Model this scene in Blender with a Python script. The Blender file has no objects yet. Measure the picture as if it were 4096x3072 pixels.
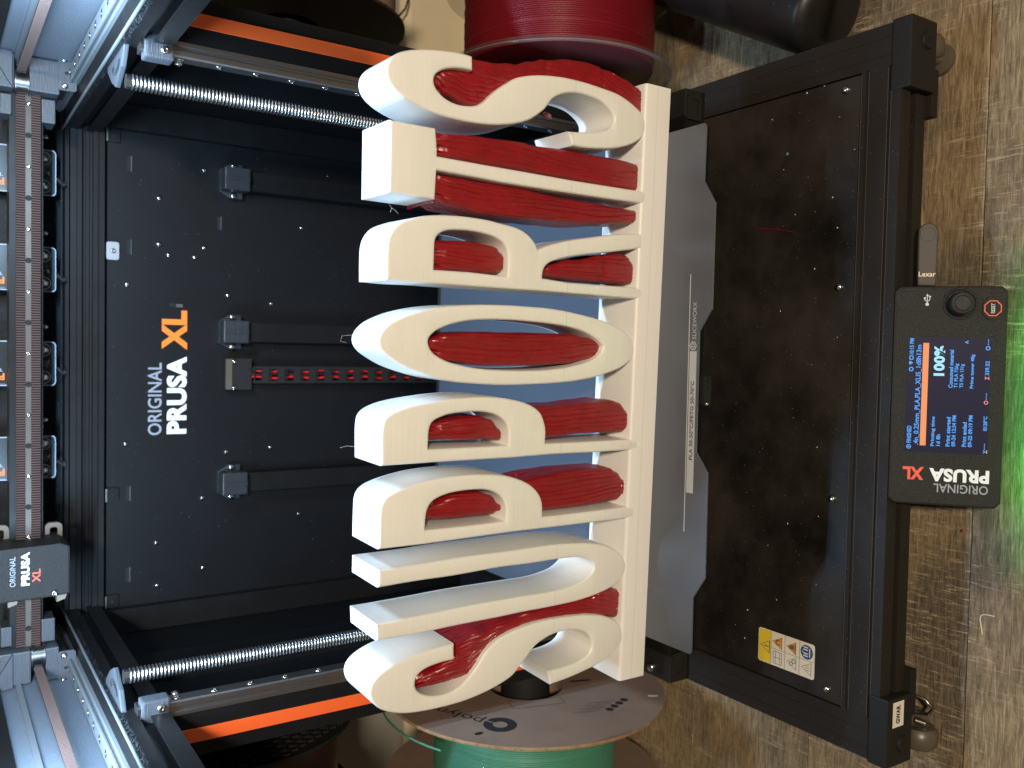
import bpy, bmesh, math, random
from mathutils import Vector, Matrix, noise

S = 0.001          # every length below is written in millimetres
sc = bpy.context.scene
COL = sc.collection
random.seed(7)

# ------------------------------------------------------------------ camera
cam_d = bpy.data.cameras.new('camera')
cam = bpy.data.objects.new('camera', cam_d)
COL.objects.link(cam)
sc.camera = cam
cam_d.sensor_width = 36.0
cam_d.lens = 3511.3 / 4096 * 36.0
cam_d.clip_start = 0.02
cam_d.clip_end = 60
_R = Vector((0.99915299, 0.04099411, -0.00357628))      # world direction of "right" when the phone is upright
_U = Vector((-0.01972517, 0.55340526, 0.83267853))
_F = Vector((-0.03611405, 0.8319027, -0.55374514))
m = Matrix((-_U, _R, -_F)).transposed()                 # the phone was held on its side: picture left is up
cam.matrix_world = Matrix.Translation(Vector((24.8, -618.79, 445.02)) * S) @ m.to_4x4()
cam_d.dof.use_dof = True
cam_d.dof.focus_distance = 0.60
cam_d.dof.aperture_fstop = 9.0

# ------------------------------------------------------------------ world, exposure
w = bpy.data.worlds.new('World')
sc.world = w
w.use_nodes = True
w.node_tree.nodes['Background'].inputs[0].default_value = (1.0, 0.84, 0.64, 1)
w.node_tree.nodes['Background'].inputs[1].default_value = 0.095
sc.view_settings.view_transform = 'Standard'
sc.view_settings.look = 'None'
sc.view_settings.exposure = 0.0
sc.view_settings.gamma = 1.0
sc.cycles.max_bounces = 8
sc.cycles.use_denoising = True


def area(name, loc, target, sx, sy, power, color):
    d = bpy.data.lights.new(name, 'AREA')
    d.shape = 'RECTANGLE'
    d.size, d.size_y = sx * S, sy * S
    d.energy = power
    d.color = color
    o = bpy.data.objects.new(name, d)
    COL.objects.link(o)
    o.location = Vector(loc) * S
    o.rotation_euler = (Vector(target) - Vector(loc)).to_track_quat('-Z', 'Y').to_euler()
    return o


# the lamp of the room, in front of and above the printer
area('room_lamp', (260, -1420, 985), (0, 0, 60), 120, 120, 24.0, (1.0, 0.85, 0.65))
# the printer's own white LED strips under the top front beam, one on each side
for lx in (-172, 172):
    area('led_strip', (lx, -60, 424), (lx * 0.75, 115, 190), 100, 8, 2.35, (0.47, 0.72, 1.0))
# green status light of something on the floor just outside the picture
for gx in (-85, -45, -5, 35, 75):
    g = bpy.data.lights.new('green_status_light', 'SPOT')
    g.energy = 2.0 if abs(gx) < 60 else 0.8
    g.color = (0.01, 1.0, 0.22)
    g.spot_size = math.radians(84)
    g.spot_blend = 1.0
    g.shadow_soft_size = 0.006
    go = bpy.data.objects.new('green_status_light', g)
    COL.objects.link(go)
    go.location = Vector((gx, -392, -104)) * S
    go.rotation_euler = Vector((0, 0.42, -0.9)).to_track_quat('-Z', 'Y').to_euler()


# ------------------------------------------------------------------ materials
def mat(name, col, rough=0.5, metal=0.0, bump=None, var=0.0, vscale=30, emis=None, estr=1.0, spec=0.5,
        specks=None, trans=0.0, coat=0.0, rvar=0.0, alpha=1.0):
    """bump=(scale, strength, stretch xyz); scales are per metre"""
    M = bpy.data.materials.new(name)
    M.use_nodes = True
    nt = M.node_tree
    b = nt.nodes['Principled BSDF']
    b.inputs['Base Color'].default_value = (*col, 1)
    b.inputs['Roughness'].default_value = rough
    b.inputs['Metallic'].default_value = metal
    b.inputs['Specular IOR Level'].default_value = spec
    b.inputs['Transmission Weight'].default_value = trans
    b.inputs['Coat Weight'].default_value = coat
    b.inputs['Alpha'].default_value = alpha
    if emis:
        b.inputs['Emission Color'].default_value = (*emis, 1)
        b.inputs['Emission Strength'].default_value = estr
    tc = nt.nodes.new('ShaderNodeTexCoord')
    colsock = None
    if var or rvar:
        n = nt.nodes.new('ShaderNodeTexNoise')
        n.inputs['Scale'].default_value = vscale
        n.inputs['Detail'].default_value = 6
        n.inputs['Roughness'].default_value = 0.65
        nt.links.new(tc.outputs['Object'], n.inputs['Vector'])
        if var:
            r = nt.nodes.new('ShaderNodeValToRGB')
            r.color_ramp.elements[0].position = 0.35
            r.color_ramp.elements[1].position = 0.68
            r.color_ramp.elements[0].color = (*[max(0, c * (1 - var)) for c in col], 1)
            r.color_ramp.elements[1].color = (*[min(1, c * (1 + var)) for c in col], 1)
            nt.links.new(n.outputs['Fac'], r.inputs['Fac'])
            colsock = r.outputs['Color']
        if rvar:
            mr = nt.nodes.new('ShaderNodeMapRange')
            mr.inputs['From Min'].default_value = 0.3
            mr.inputs['From Max'].default_value = 0.7
            mr.inputs['To Min'].default_value = max(0.02, rough - rvar)
            mr.inputs['To Max'].default_value = min(1, rough + rvar)
            nt.links.new(n.outputs['Fac'], mr.inputs['Value'])
            nt.links.new(mr.outputs['Result'], b.inputs['Roughness'])
    if specks:            # dust: (scale, threshold radius, colour)
        v = nt.nodes.new('ShaderNodeTexVoronoi')
        v.inputs['Scale'].default_value = specks[0]
        nt.links.new(tc.outputs['Object'], v.inputs['Vector'])
        lt = nt.nodes.new('ShaderNodeMath')
        lt.operation = 'LESS_THAN'
        lt.inputs[1].default_value = specks[1]
        nt.links.new(v.outputs['Distance'], lt.inputs[0])
        sep = nt.nodes.new('ShaderNodeSeparateColor')
        nt.links.new(v.outputs['Color'], sep.inputs['Color'])
        g2 = nt.nodes.new('ShaderNodeMath')
        g2.operation = 'GREATER_THAN'
        g2.inputs[1].default_value = 0.62
        nt.links.new(sep.outputs[0], g2.inputs[0])
        mu = nt.nodes.new('ShaderNodeMath')
        mu.operation = 'MULTIPLY'
        nt.links.new(lt.outputs[0], mu.inputs[0])
        nt.links.new(g2.outputs[0], mu.inputs[1])
        mx = nt.nodes.new('ShaderNodeMixRGB')
        nt.links.new(mu.outputs[0], mx.inputs['Fac'])
        if colsock:
            nt.links.new(colsock, mx.inputs['Color1'])
        else:
            mx.inputs['Color1'].default_value = (*col, 1)
        mx.inputs['Color2'].default_value = (*specks[2], 1)
        colsock = mx.outputs['Color']
    if colsock:
        nt.links.new(colsock, b.inputs['Base Color'])
    if bump:
        mp = nt.nodes.new('ShaderNodeMapping')
        mp.inputs['Scale'].default_value = bump[2] if len(bump) > 2 else (1, 1, 1)
        n = nt.nodes.new('ShaderNodeTexNoise')
        n.inputs['Scale'].default_value = bump[0]
        n.inputs['Detail'].default_value = 4
        bp = nt.nodes.new('ShaderNodeBump')
        bp.inputs['Strength'].default_value = bump[1]
        bp.inputs['Distance'].default_value = 0.0006
        nt.links.new(tc.outputs['Object'], mp.inputs['Vector'])
        nt.links.new(mp.outputs['Vector'], n.inputs['Vector'])
        nt.links.new(n.outputs['Fac'], bp.inputs['Height'])
        nt.links.new(bp.outputs['Normal'], b.inputs['Normal'])
    return M


def white_plastic():
    M = bpy.data.materials.new('white_printed_plastic')
    M.use_nodes = True
    nt = M.node_tree
    N, Lk = nt.nodes, nt.links
    b = N['Principled BSDF']
    b.inputs['Roughness'].default_value = 0.42
    b.inputs['Subsurface Weight'].default_value = 0.12
    b.inputs['Subsurface Radius'].default_value = (0.004, 0.003, 0.0018)
    b.inputs['Subsurface Scale'].default_value = 1.0
    tc = N.new('ShaderNodeTexCoord')
    # layer streaks: strongly stretched noise, thin in z
    mp = N.new('ShaderNodeMapping')
    mp.inputs['Scale'].default_value = (18, 18, 1500)
    n1 = N.new('ShaderNodeTexNoise')
    n1.inputs['Scale'].default_value = 1.0
    n1.inputs['Detail'].default_value = 5
    n1.inputs['Roughness'].default_value = 0.7
    Lk.new(tc.outputs['Object'], mp.inputs['Vector'])
    Lk.new(mp.outputs['Vector'], n1.inputs['Vector'])
    wv = N.new('ShaderNodeTexWave')
    wv.wave_type = 'BANDS'
    wv.bands_direction = 'Z'
    wv.inputs['Scale'].default_value = 400
    wv.inputs['Distortion'].default_value = 0.6
    Lk.new(tc.outputs['Object'], wv.inputs['Vector'])
    ad = N.new('ShaderNodeMath')
    ad.operation = 'MULTIPLY_ADD'
    ad.inputs[1].default_value = 0.25
    Lk.new(wv.outputs['Fac'], ad.inputs[0])
    Lk.new(n1.outputs['Fac'], ad.inputs[2])
    # one shifted layer seam at z = 85.5 mm, one at 12 mm
    sx = N.new('ShaderNodeSeparateXYZ')
    Lk.new(tc.outputs['Object'], sx.inputs[0])
    seam = None
    for zz in (0.0855, 0.0120):
        su = N.new('ShaderNodeMath'); su.operation = 'SUBTRACT'; su.inputs[1].default_value = zz
        Lk.new(sx.outputs[2], su.inputs[0])
        ab = N.new('ShaderNodeMath'); ab.operation = 'ABSOLUTE'
        Lk.new(su.outputs[0], ab.inputs[0])
        lt = N.new('ShaderNodeMath'); lt.operation = 'LESS_THAN'; lt.inputs[1].default_value = 0.00022
        Lk.new(ab.outputs[0], lt.inputs[0])
        if seam is None:
            seam = lt
        else:
            mxx = N.new('ShaderNodeMath'); mxx.operation = 'MAXIMUM'
            Lk.new(seam.outputs[0], mxx.inputs[0]); Lk.new(lt.outputs[0], mxx.inputs[1])
            seam = mxx
    r = N.new('ShaderNodeValToRGB')
    r.color_ramp.elements[0].position = 0.3
    r.color_ramp.elements[1].position = 0.85
    r.color_ramp.elements[0].color = (0.755, 0.735, 0.705, 1)
    r.color_ramp.elements[1].color = (0.85, 0.835, 0.805, 1)
    Lk.new(n1.outputs['Fac'], r.inputs['Fac'])
    mx = N.new('ShaderNodeMixRGB')
    mx.inputs['Color2'].default_value = (0.52, 0.48, 0.42, 1)
    sm = N.new('ShaderNodeMath'); sm.operation = 'MULTIPLY'; sm.inputs[1].default_value = 0.55
    Lk.new(seam.outputs[0], sm.inputs[0])
    Lk.new(sm.outputs[0], mx.inputs['Fac'])
    Lk.new(r.outputs['Color'], mx.inputs['Color1'])
    Lk.new(mx.outputs['Color'], b.inputs['Base Color'])
    bp = N.new('ShaderNodeBump')
    bp.inputs['Strength'].default_value = 0.35
    bp.inputs['Distance'].default_value = 0.00025
    Lk.new(ad.outputs[0], bp.inputs['Height'])
    Lk.new(bp.outputs['Normal'], b.inputs['Normal'])
    return M


def floor_wood():
    M = bpy.data.materials.new('rustic_laminate')
    M.use_nodes = True
    nt = M.node_tree
    N, Lk = nt.nodes, nt.links
    b = N['Principled BSDF']
    tc = N.new('ShaderNodeTexCoord')
    oi = N.new('ShaderNodeObjectInfo')
    off = N.new('ShaderNodeMath'); off.operation = 'MULTIPLY'; off.inputs[1].default_value = 7.0
    Lk.new(oi.outputs['Random'], off.inputs[0])
    cb = N.new('ShaderNodeCombineXYZ')
    Lk.new(off.outputs[0], cb.inputs[0]); Lk.new(off.outputs[0], cb.inputs[1])
    va = N.new('ShaderNodeVectorMath'); va.operation = 'ADD'
    Lk.new(tc.outputs['Object'], va.inputs[0]); Lk.new(cb.outputs[0], va.inputs[1])

    def nz(scale, st, det=6, ro=0.65, dist=0.0):
        mp = N.new('ShaderNodeMapping'); mp.inputs['Scale'].default_value = st
        n = N.new('ShaderNodeTexNoise')
        n.inputs['Scale'].default_value = scale
        n.inputs['Detail'].default_value = det
        n.inputs['Roughness'].default_value = ro
        n.inputs['Distortion'].default_value = dist
        Lk.new(va.outputs[0], mp.inputs['Vector']); Lk.new(mp.outputs['Vector'], n.inputs['Vector'])
        return n

    def ramp(sock, stops):
        r = N.new('ShaderNodeValToRGB')
        e = r.color_ramp.elements
        while len(e) < len(stops):
            e.new(0.5)
        for i, (p, c) in enumerate(stops):
            e[i].position = p; e[i].color = (*c, 1)
        Lk.new(sock, r.inputs['Fac'])
        return r

    def mix(kind, f, a, c):
        x = N.new('ShaderNodeMixRGB'); x.blend_type = kind
        if isinstance(f, float):
            x.inputs['Fac'].default_value = f
        else:
            Lk.new(f, x.inputs['Fac'])
        for s_, v_ in (('Color1', a), ('Color2', c)):
            if isinstance(v_, tuple):
                x.inputs[s_].default_value = (*v_, 1)
            else:
                Lk.new(v_, x.inputs[s_])
        return x
    grain = nz(1.0, (55, 560, 1), 9, 0.8, 0.6)              # long fibres along x
    patch = nz(9.0, (1, 1.6, 1), 5, 0.6)
    base = ramp(grain.outputs['Fac'], [(0.34, (0.085, 0.062, 0.04)), (0.5, (0.215, 0.162, 0.102)), (0.66, (0.40, 0.315, 0.205))])
    tone = ramp(patch.outputs['Fac'], [(0.40, (0.50, 0.52, 0.58)), (0.60, (1.08, 1.02, 0.92))])
    c1 = mix('MULTIPLY', 1.0, base.outputs['Color'], tone.outputs['Color'])
    saw = nz(1.0, (430, 34, 1), 6, 0.85, 0.9)               # cross saw marks along y
    sawm = ramp(saw.outputs['Fac'], [(0.55, (0, 0, 0)), (0.61, (1, 1, 1))])
    saw2 = nz(1.0, (90, 1000, 1), 6, 0.85, 0.2)
    saw2m = ramp(saw2.outputs['Fac'], [(0.58, (0, 0, 0)), (0.68, (1, 1, 1))])
    where = ramp(nz(5.5, (1, 1.3, 1), 4).outputs['Fac'], [(0.44, (0.05, 0.05, 0.05)), (0.57, (0.95, 0.95, 0.95))])
    sm1 = mix('MULTIPLY', 1.0, sawm.outputs['Color'], where.outputs['Color'])
    sm2 = mix('MULTIPLY', 1.0, saw2m.outputs['Color'], where.outputs['Color'])
    c2 = mix('MIX', sm1.outputs['Color'], c1.outputs['Color'], (0.50, 0.39, 0.255))
    c3 = mix('MIX', sm2.outputs['Color'], c2.outputs['Color'], (0.36, 0.26, 0.15))
    # dark pores
    pore = ramp(nz(1.0, (30, 1300, 1), 4, 0.6).outputs['Fac'], [(0.33, (0.45, 0.42, 0.4)), (0.42, (1, 1, 1))])
    c4 = mix('MULTIPLY', 0.8, c3.outputs['Color'], pore.outputs['Color'])
    Lk.new(c4.outputs['Color'], b.inputs['Base Color'])
    b.inputs['Roughness'].default_value = 0.6
    b.inputs['Specular IOR Level'].default_value = 0.2
    bp = N.new('ShaderNodeBump'); bp.inputs['Strength'].default_value = 0.35; bp.inputs['Distance'].default_value = 0.0004
    Lk.new(saw.outputs['Fac'], bp.inputs['Height'])
    Lk.new(bp.outputs['Normal'], b.inputs['Normal'])
    return M


WHITE = white_plastic()
RED = mat('red_support_plastic', (0.26, 0.003, 0.009), 0.13, var=0.14, vscale=120, spec=1.0)
_nt = RED.node_tree                                     # fine horizontal layer lines
_tc = _nt.nodes.new('ShaderNodeTexCoord')
_w = _nt.nodes.new('ShaderNodeTexWave')
_w.wave_type = 'BANDS'; _w.bands_direction = 'Z'
_w.inputs['Scale'].default_value = 2 * math.pi / 0.0005 / 20
_w.inputs['Distortion'].default_value = 3.0
_w.inputs['Detail'].default_value = 2
_w.inputs['Detail Scale'].default_value = 0.6
_b = _nt.nodes.new('ShaderNodeBump')
_b.inputs['Strength'].default_value = 1.0
_b.inputs['Distance'].default_value = 0.00007
_nt.links.new(_tc.outputs['Object'], _w.inputs['Vector'])
_nt.links.new(_w.outputs['Fac'], _b.inputs['Height'])
_nt.links.new(_b.outputs['Normal'], _nt.nodes['Principled BSDF'].inputs['Normal'])
FRAME = mat('black_anodised_aluminium', (0.0175, 0.0138, 0.0112), 0.55, 0.0, spec=0.22, bump=(900, 0.05), rvar=0.08, vscale=60, specks=(420, 0.085, (0.30, 0.25, 0.2)))
FRAMEU = mat('darker_black_aluminium', (0.0065, 0.006, 0.006), 0.45, 0.0, bump=(900, 0.05), rvar=0.06, vscale=60, spec=0.22)  # darker copy of the frame black for upper and inner parts
PANEL = mat('black_powder_coated_steel', (0.020, 0.0165, 0.0138), 0.42, 0.0, spec=0.4, bump=(1500, 0.18), var=0.6, vscale=14, rvar=0.12, specks=(330, 0.07, (0.33, 0.28, 0.22)))
BACKM = mat('black_back_sheet_steel', (0.0045, 0.0047, 0.0056), 0.5, 0.0, spec=0.22, bump=(1400, 0.25), var=0.15, vscale=20, specks=(260, 0.05, (0.28, 0.3, 0.34)))
SIDEDARK = mat('matt_black_side_sheet', (0.0035, 0.0035, 0.004), 0.7, spec=0.15)
SIDEM = mat('led_lightened_black_steel', (0.135, 0.15, 0.175), 0.42, 0.0, bump=(1300, 1.0), specks=(500, 0.10, (0.2, 0.22, 0.26)))  # black steel coloured grey to carry the LED light falling on it
BLACKP = mat('black_printed_plastic', (0.013, 0.0118, 0.011), 0.55, spec=0.25, bump=(1, 0.35, (120, 120, 1500)), specks=(520, 0.07, (0.16, 0.14, 0.12)))
HOLDP = mat('black_holder_plastic', (0.018, 0.02, 0.024), 0.42, bump=(1, 0.4, (120, 120, 1400)))
BLOCKP = mat('led_lightened_black_plastic', (0.05, 0.054, 0.062), 0.5, bump=(1, 0.5, (120, 120, 1400)))  # black plastic in a lighter grey, LED brightness put into the colour
DISPP = mat('sparkly_black_plastic', (0.012, 0.0112, 0.0105), 0.5, spec=0.3, bump=(1600, 0.8), specks=(900, 0.10, (0.14, 0.12, 0.10)))
STEEL = mat('bright_steel', (0.25, 0.235, 0.22), 0.32, 1.0)
LITRAIL = mat('rail_highlight_paint', (0.19, 0.20, 0.21), 0.4, 0.3)  # pale paint stands in for the bright reflection on steel rail and edges
DUSTL = mat('dusty_edge', (0.075, 0.06, 0.048), 0.8)
SHADECREAM = mat('shaded_cream_latch', (0.16, 0.13, 0.10), 0.6)  # cream latch plastic darkened, its shadow is painted into the colour
RAILM = mat('ground_steel_rail', (0.36, 0.34, 0.33), 0.33, 1.0, bump=(1, 0.2, (900, 30, 30)))
SCREWM = mat('zinc_screw', (0.62, 0.60, 0.57), 0.22, 1.0)
DARKHOLE = mat('dark_recess', (0.004, 0.004, 0.004), 0.8)
SHEETM = mat('blue_grey_coated_sheet', (0.098, 0.109, 0.135), 0.36, 0.1, bump=(2500, 0.12), rvar=0.05, vscale=25, specks=(150, 0.035, (0.5, 0.5, 0.55)))
ORANGE = mat('orange_slot_cover', (0.80, 0.105, 0.014), 0.55, bump=(1800, 0.15))
ORANGEP = mat('orange_print', (0.90, 0.19, 0.015), 0.5)
REDP = mat('red_orange_print', (0.75, 0.07, 0.03), 0.5)
WHITEP = mat('white_print', (0.74, 0.76, 0.80), 0.5)
GREYP = mat('grey_print', (0.26, 0.27, 0.31), 0.5)
LGREYP = mat('light_grey_print', (0.46, 0.49, 0.52), 0.5)
DKTEXT = mat('dark_print', (0.03, 0.03, 0.035), 0.5)
BELTM = mat('brown_rubber_belt', (0.085, 0.05, 0.041), 0.7, spec=0.2)
BELTSHADE = mat('belt_gap_shade', (0.012, 0.007, 0.006), 0.8, spec=0.2)  # painted shade between the belt teeth
FILRED = mat('red_filament', (0.17, 0.004, 0.010), 0.4)
FILTEAL = mat('teal_filament', (0.065, 0.235, 0.155), 0.42, coat=0.1)
CLEAR = mat('clear_spool_plastic', (0.16, 0.13, 0.12), 0.12, spec=0.8, alpha=0.2)
CLEARRIM = mat('clear_rim_plastic', (0.40, 0.34, 0.31), 0.12, spec=0.9, alpha=0.42)
CARD = mat('cardboard', (0.26, 0.17, 0.122), 0.8, bump=(700, 0.25), var=0.10, vscale=24)
CARDEDGE = mat('cardboard_edge', (0.30, 0.18, 0.09), 0.85, bump=(1500, 0.7), var=0.25, vscale=160)
WALLM = mat('grey_painted_wall', (0.27, 0.255, 0.22), 0.85, bump=(500, 0.15), var=0.07, vscale=5)
CREAM = mat('cream_painted_wood', (0.74, 0.63, 0.43), 0.5, bump=(250, 0.1), var=0.03)
BRACK = mat('bright_corner_bracket', (0.45, 0.47, 0.50), 0.35, 0.7)
PAPER = mat('paper_label', (0.72, 0.67, 0.58), 0.6)
YELLOW = mat('yellow_label', (0.75, 0.55, 0.03), 0.55)
AMBER = mat('amber_label', (0.75, 0.30, 0.01), 0.55)
BLUEL = mat('blue_label', (0.03, 0.08, 0.25), 0.55)
LINEP = mat('label_line', (0.12, 0.10, 0.08), 0.6)
CASTER = mat('grey_caster_plastic', (0.085, 0.07, 0.05), 0.4, rvar=0.1)
USBM = mat('grey_usb_metal', (0.055, 0.044, 0.038), 0.5, 0.0, spec=0.2, bump=(1, 0.1, (600, 30, 30)))
USBT = mat('gold_print', (0.50, 0.36, 0.20), 0.4)
RUBBER = mat('black_rubber_hose', (0.010, 0.009, 0.008), 0.42, rvar=0.1, vscale=30, specks=(150, 0.05, (0.3, 0.28, 0.25)))
PCB = mat('black_circuit_board', (0.008, 0.012, 0.012), 0.3)
SILK = mat('board_silkscreen', (0.36, 0.42, 0.50), 0.5)
SCREENM = mat('screen_glass', (0.002, 0.002, 0.003), 0.45, spec=0.08, emis=(0.010, 0.009, 0.032), estr=1.0)
SCRTXT = mat('screen_blue_text', (0.002, 0.002, 0.003), 0.5, spec=0.05, emis=(0.12, 0.42, 1.0), estr=1.0)
SCRBIG = mat('screen_white_text', (0.002, 0.002, 0.003), 0.5, spec=0.05, emis=(0.45, 0.85, 1.0), estr=1.0)
SCRBAR = mat('screen_orange_bar', (0.002, 0.002, 0.003), 0.5, spec=0.05, emis=(1.0, 0.36, 0.15), estr=0.95)
SCRPINK = mat('screen_pink_icon', (0.002, 0.002, 0.003), 0.5, spec=0.05, emis=(1.0, 0.35, 0.45), estr=0.8)
WIRERED = mat('red_wire', (0.55, 0.015, 0.012), 0.4)
WIREBLK = mat('black_wire', (0.01, 0.01, 0.012), 0.45)
GREENC = mat('green_filament_bit', (0.10, 0.35, 0.25), 0.4)
CRUMB = mat('orange_plastic_crumb', (0.62, 0.25, 0.11), 0.5)
FELT = mat('dusty_felt_strip', (0.05, 0.054, 0.062), 0.95, bump=(900, 1.0), var=0.6, vscale=500)
FLOOR = floor_wood()


# ------------------------------------------------------------------ mesh helpers (mm in, metres out)
class MB:
    def __init__(s):
        s.v = []; s.f = []

    def add(s, vs, fs):
        o = len(s.v)
        s.v += [tuple(p) for p in vs]
        s.f += [tuple(i + o for i in f) for f in fs]
        return s

    def box(s, x0, x1, y0, y1, z0, z1):
        return s.add([(x0, y0, z0), (x1, y0, z0), (x1, y1, z0), (x0, y1, z0), (x0, y0, z1), (x1, y0, z1), (x1, y1, z1), (x0, y1, z1)],
                     [(0, 3, 2, 1), (4, 5, 6, 7), (0, 1, 5, 4), (1, 2, 6, 5), (2, 3, 7, 6), (3, 0, 4, 7)])

    def prism(s, pts, axis, a, b):
        """closed 2D outline extruded along axis (0 x: pts are y,z; 1 y: x,z; 2 z: x,y)"""
        def P(p, t):
            return ((t, p[0], p[1]), (p[0], t, p[1]), (p[0], p[1], t))[axis]
        n = len(pts)
        vs = [P(p, a) for p in pts] + [P(p, b) for p in pts]
        fs = [tuple(range(n)), tuple(range(2 * n - 1, n - 1, -1))]
        fs += [(i, (i + 1) % n, (i + 1) % n + n, i + n) for i in range(n)]
        return s.add(vs, fs)

    def tube(s, pts, r, seg=12, cap=True):
        rs = r if isinstance(r, (list, tuple)) else [r] * len(pts)
        P = [Vector(p) for p in pts]
        t0 = (P[1] - P[0]).normalized()
        up = Vector((0, 0, 1)) if abs(t0.z) < 0.9 else Vector((1, 0, 0))
        nrm = t0.cross(up).normalized()
        vs, fs = [], []
        for i, p in enumerate(P):
            t = (P[min(i + 1, len(P) - 1)] - P[max(i - 1, 0)]).normalized()
            nrm = (nrm - t * nrm.dot(t)).normalized()
            bi = t.cross(nrm)
            for k in range(seg):
                a = 2 * math.pi * k / seg
                vs.append(p + (nrm * math.cos(a) + bi * math.sin(a)) * rs[i])
        for i in range(len(P) - 1):
            for k in range(seg):
                a = i * seg + k; b = i * seg + (k + 1) % seg
                fs.append((a, b, b + seg, a + seg))
        if cap:
            fs.append(tuple(range(seg - 1, -1, -1)))
            fs.append(tuple(range((len(P) - 1) * seg, len(P) * seg)))
        return s.add(vs, fs)

    def lathe(s, prof, c, axis, seg=48, closed=False):
        """prof: (r, t) pairs turned round an axis (0,1,2) through c"""
        n = len(prof); vs = []; fs = []
        for k in range(seg):
            a = 2 * math.pi * k / seg; ca, sa = math.cos(a), math.sin(a)
            for r, t in prof:
                q = [(t, r * ca, r * sa), (r * ca, t, r * sa), (r * ca, r * sa, t)][axis]
                vs.append((q[0] + c[0], q[1] + c[1], q[2] + c[2]))
        for k in range(seg):
            k2 = (k + 1) % seg
            for i in range(n if closed else n - 1):
                j = (i + 1) % n
                fs.append((k * n + i, k * n + j, k2 * n + j, k2 * n + i))
        return s.add(vs, fs)

    def build(s, name, m, parent=None, smooth=0, bevel=0, loc=None):
        me = bpy.data.meshes.new(name)
        me.from_pydata([(x * S, y * S, z * S) for x, y, z in s.v], [], s.f)
        bm = bmesh.new(); bm.from_mesh(me)
        bmesh.ops.recalc_face_normals(bm, faces=bm.faces)
        if bevel:
            es = [e for e in bm.edges if len(e.link_faces) == 2 and e.calc_face_angle(0) > 0.6]
            bmesh.ops.bevel(bm, geom=es, offset=bevel * S, segments=2, profile=0.6, affect='EDGES')
        bm.to_mesh(me); bm.free()
        me.materials.append(m)
        if smooth:
            for p in me.polygons:
                p.use_smooth = True
            me.set_sharp_from_angle(angle=math.radians(smooth))
        return link(name, me, parent, loc)


def link(name, me, parent=None, loc=None):
    o = bpy.data.objects.new(name, me)
    COL.objects.link(o)
    if parent:
        o.parent = parent
    if loc:
        o.location = Vector(loc) * S
    return o


def root(name, label, cat, loc=(0, 0, 0), rz=0, group=None):
    o = bpy.data.objects.new(name, None)
    o.empty_display_size = 0.02
    COL.objects.link(o)
    o.location = Vector(loc) * S
    o.rotation_euler = (0, 0, rz)
    tag(o, label, cat, group)
    return o


def tag(o, label=None, cat=None, group=None, kind=None):
    if label: o['label'] = label
    if cat: o['category'] = cat
    if group: o['group'] = group
    if kind: o['kind'] = kind
    return o


def rr(w, h, r, n=5, cx=0, cy=0):
    """rounded rectangle outline"""
    out = []
    for sx, sy, a0 in ((1, 1, 0), (-1, 1, 90), (-1, -1, 180), (1, -1, 270)):
        for k in range(n + 1):
            a = math.radians(a0 + 90 * k / n)
            out.append((cx + sx * (w / 2 - r) + r * math.cos(a), cy + sy * (h / 2 - r) + r * math.sin(a)))
    return out


def slot_profile(x0, x1, y0, y1, sides='lrtb', sw=6.0, sd=5.0):
    """rectangle with a T slot in the named sides: l -x, r +x, b -y, t +y"""
    cx, cy = (x0 + x1) / 2, (y0 + y1) / 2
    h = sw / 2; i = 3.0

    def cut(ax, c, edge, d, rev):
        pts = [(c - h, edge), (c - h, edge + d * 1.6), (c - h - i, edge + d * 1.6), (c - h - i, edge + d * sd), (c + h + i, edge + d * sd), (c + h + i, edge + d * 1.6), (c + h, edge + d * 1.6), (c + h, edge)]
        if rev: pts = pts[::-1]
        return [(p if ax == 0 else (p[1], p[0])) for p in pts]
    out = [(x0, y0)]
    if 'b' in sides: out += cut(0, cx, y0, 1, False)
    out += [(x1, y0)]
    if 'r' in sides: out += cut(1, cy, x1, -1, False)
    out += [(x1, y1)]
    if 't' in sides: out += cut(0, cx, y1, -1, True)
    out += [(x0, y1)]
    if 'l' in sides: out += cut(1, cy, x0, 1, True)
    return out


_tc = {}


def text_mesh(s, bold):
    k = (s, bold)
    if k in _tc: return _tc[k]
    cu = bpy.data.curves.new('lettering', 'FONT')
    cu.body = s
    cu.size = 1.0
    cu.offset = bold
    cu.resolution_u = 4
    cu.space_character = 1.0 + bold * 1.2
    o = bpy.data.objects.new('lettering', cu)
    COL.objects.link(o)
    dg = bpy.context.evaluated_depsgraph_get()
    me = bpy.data.meshes.new_from_object(o.evaluated_get(dg))
    vs = [tuple(v.co) for v in me.vertices]; fs = [tuple(p.vertices) for p in me.polygons]
    bpy.data.objects.remove(o); bpy.data.curves.remove(cu); bpy.data.meshes.remove(me)
    xs = [v[0] for v in vs]; ys = [v[1] for v in vs]
    b = (min(xs), max(xs), min(ys), max(ys))
    _tc[k] = (vs, fs, b)
    return _tc[k]


def put_text(mb, s, org, dx, dy, w, h, bold=0.0, thick=0.0, capheight=False):
    """lettering with its lower left corner at org, w mm along dx, h mm along dy"""
    vs, fs, b = text_mesh(s, bold)
    y0, y1 = b[2], b[3]
    if capheight: y0, y1 = 0.0, 0.73
    sx = w / (b[1] - b[0]); sy = h / (y1 - y0)
    O, DX, DY = Vector(org), Vector(dx), Vector(dy)
    nn = DX.cross(DY).normalized()
    P = [O + DX * ((x - b[0]) * sx) + DY * ((y - y0) * sy) + nn * thick for x, y, z in vs]
    return mb.add(P, fs)


def quad(mb, o, dx, dy, x0, x1, y0, y1, lift=0.0):
    O, X, Y = Vector(o), Vector(dx), Vector(dy)
    n = X.cross(Y).normalized() * lift
    return mb.add([O + X * a + Y * b + n for a, b in ((x0, y0), (x1, y0), (x1, y1), (x0, y1))], [(0, 1, 2, 3)])


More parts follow.
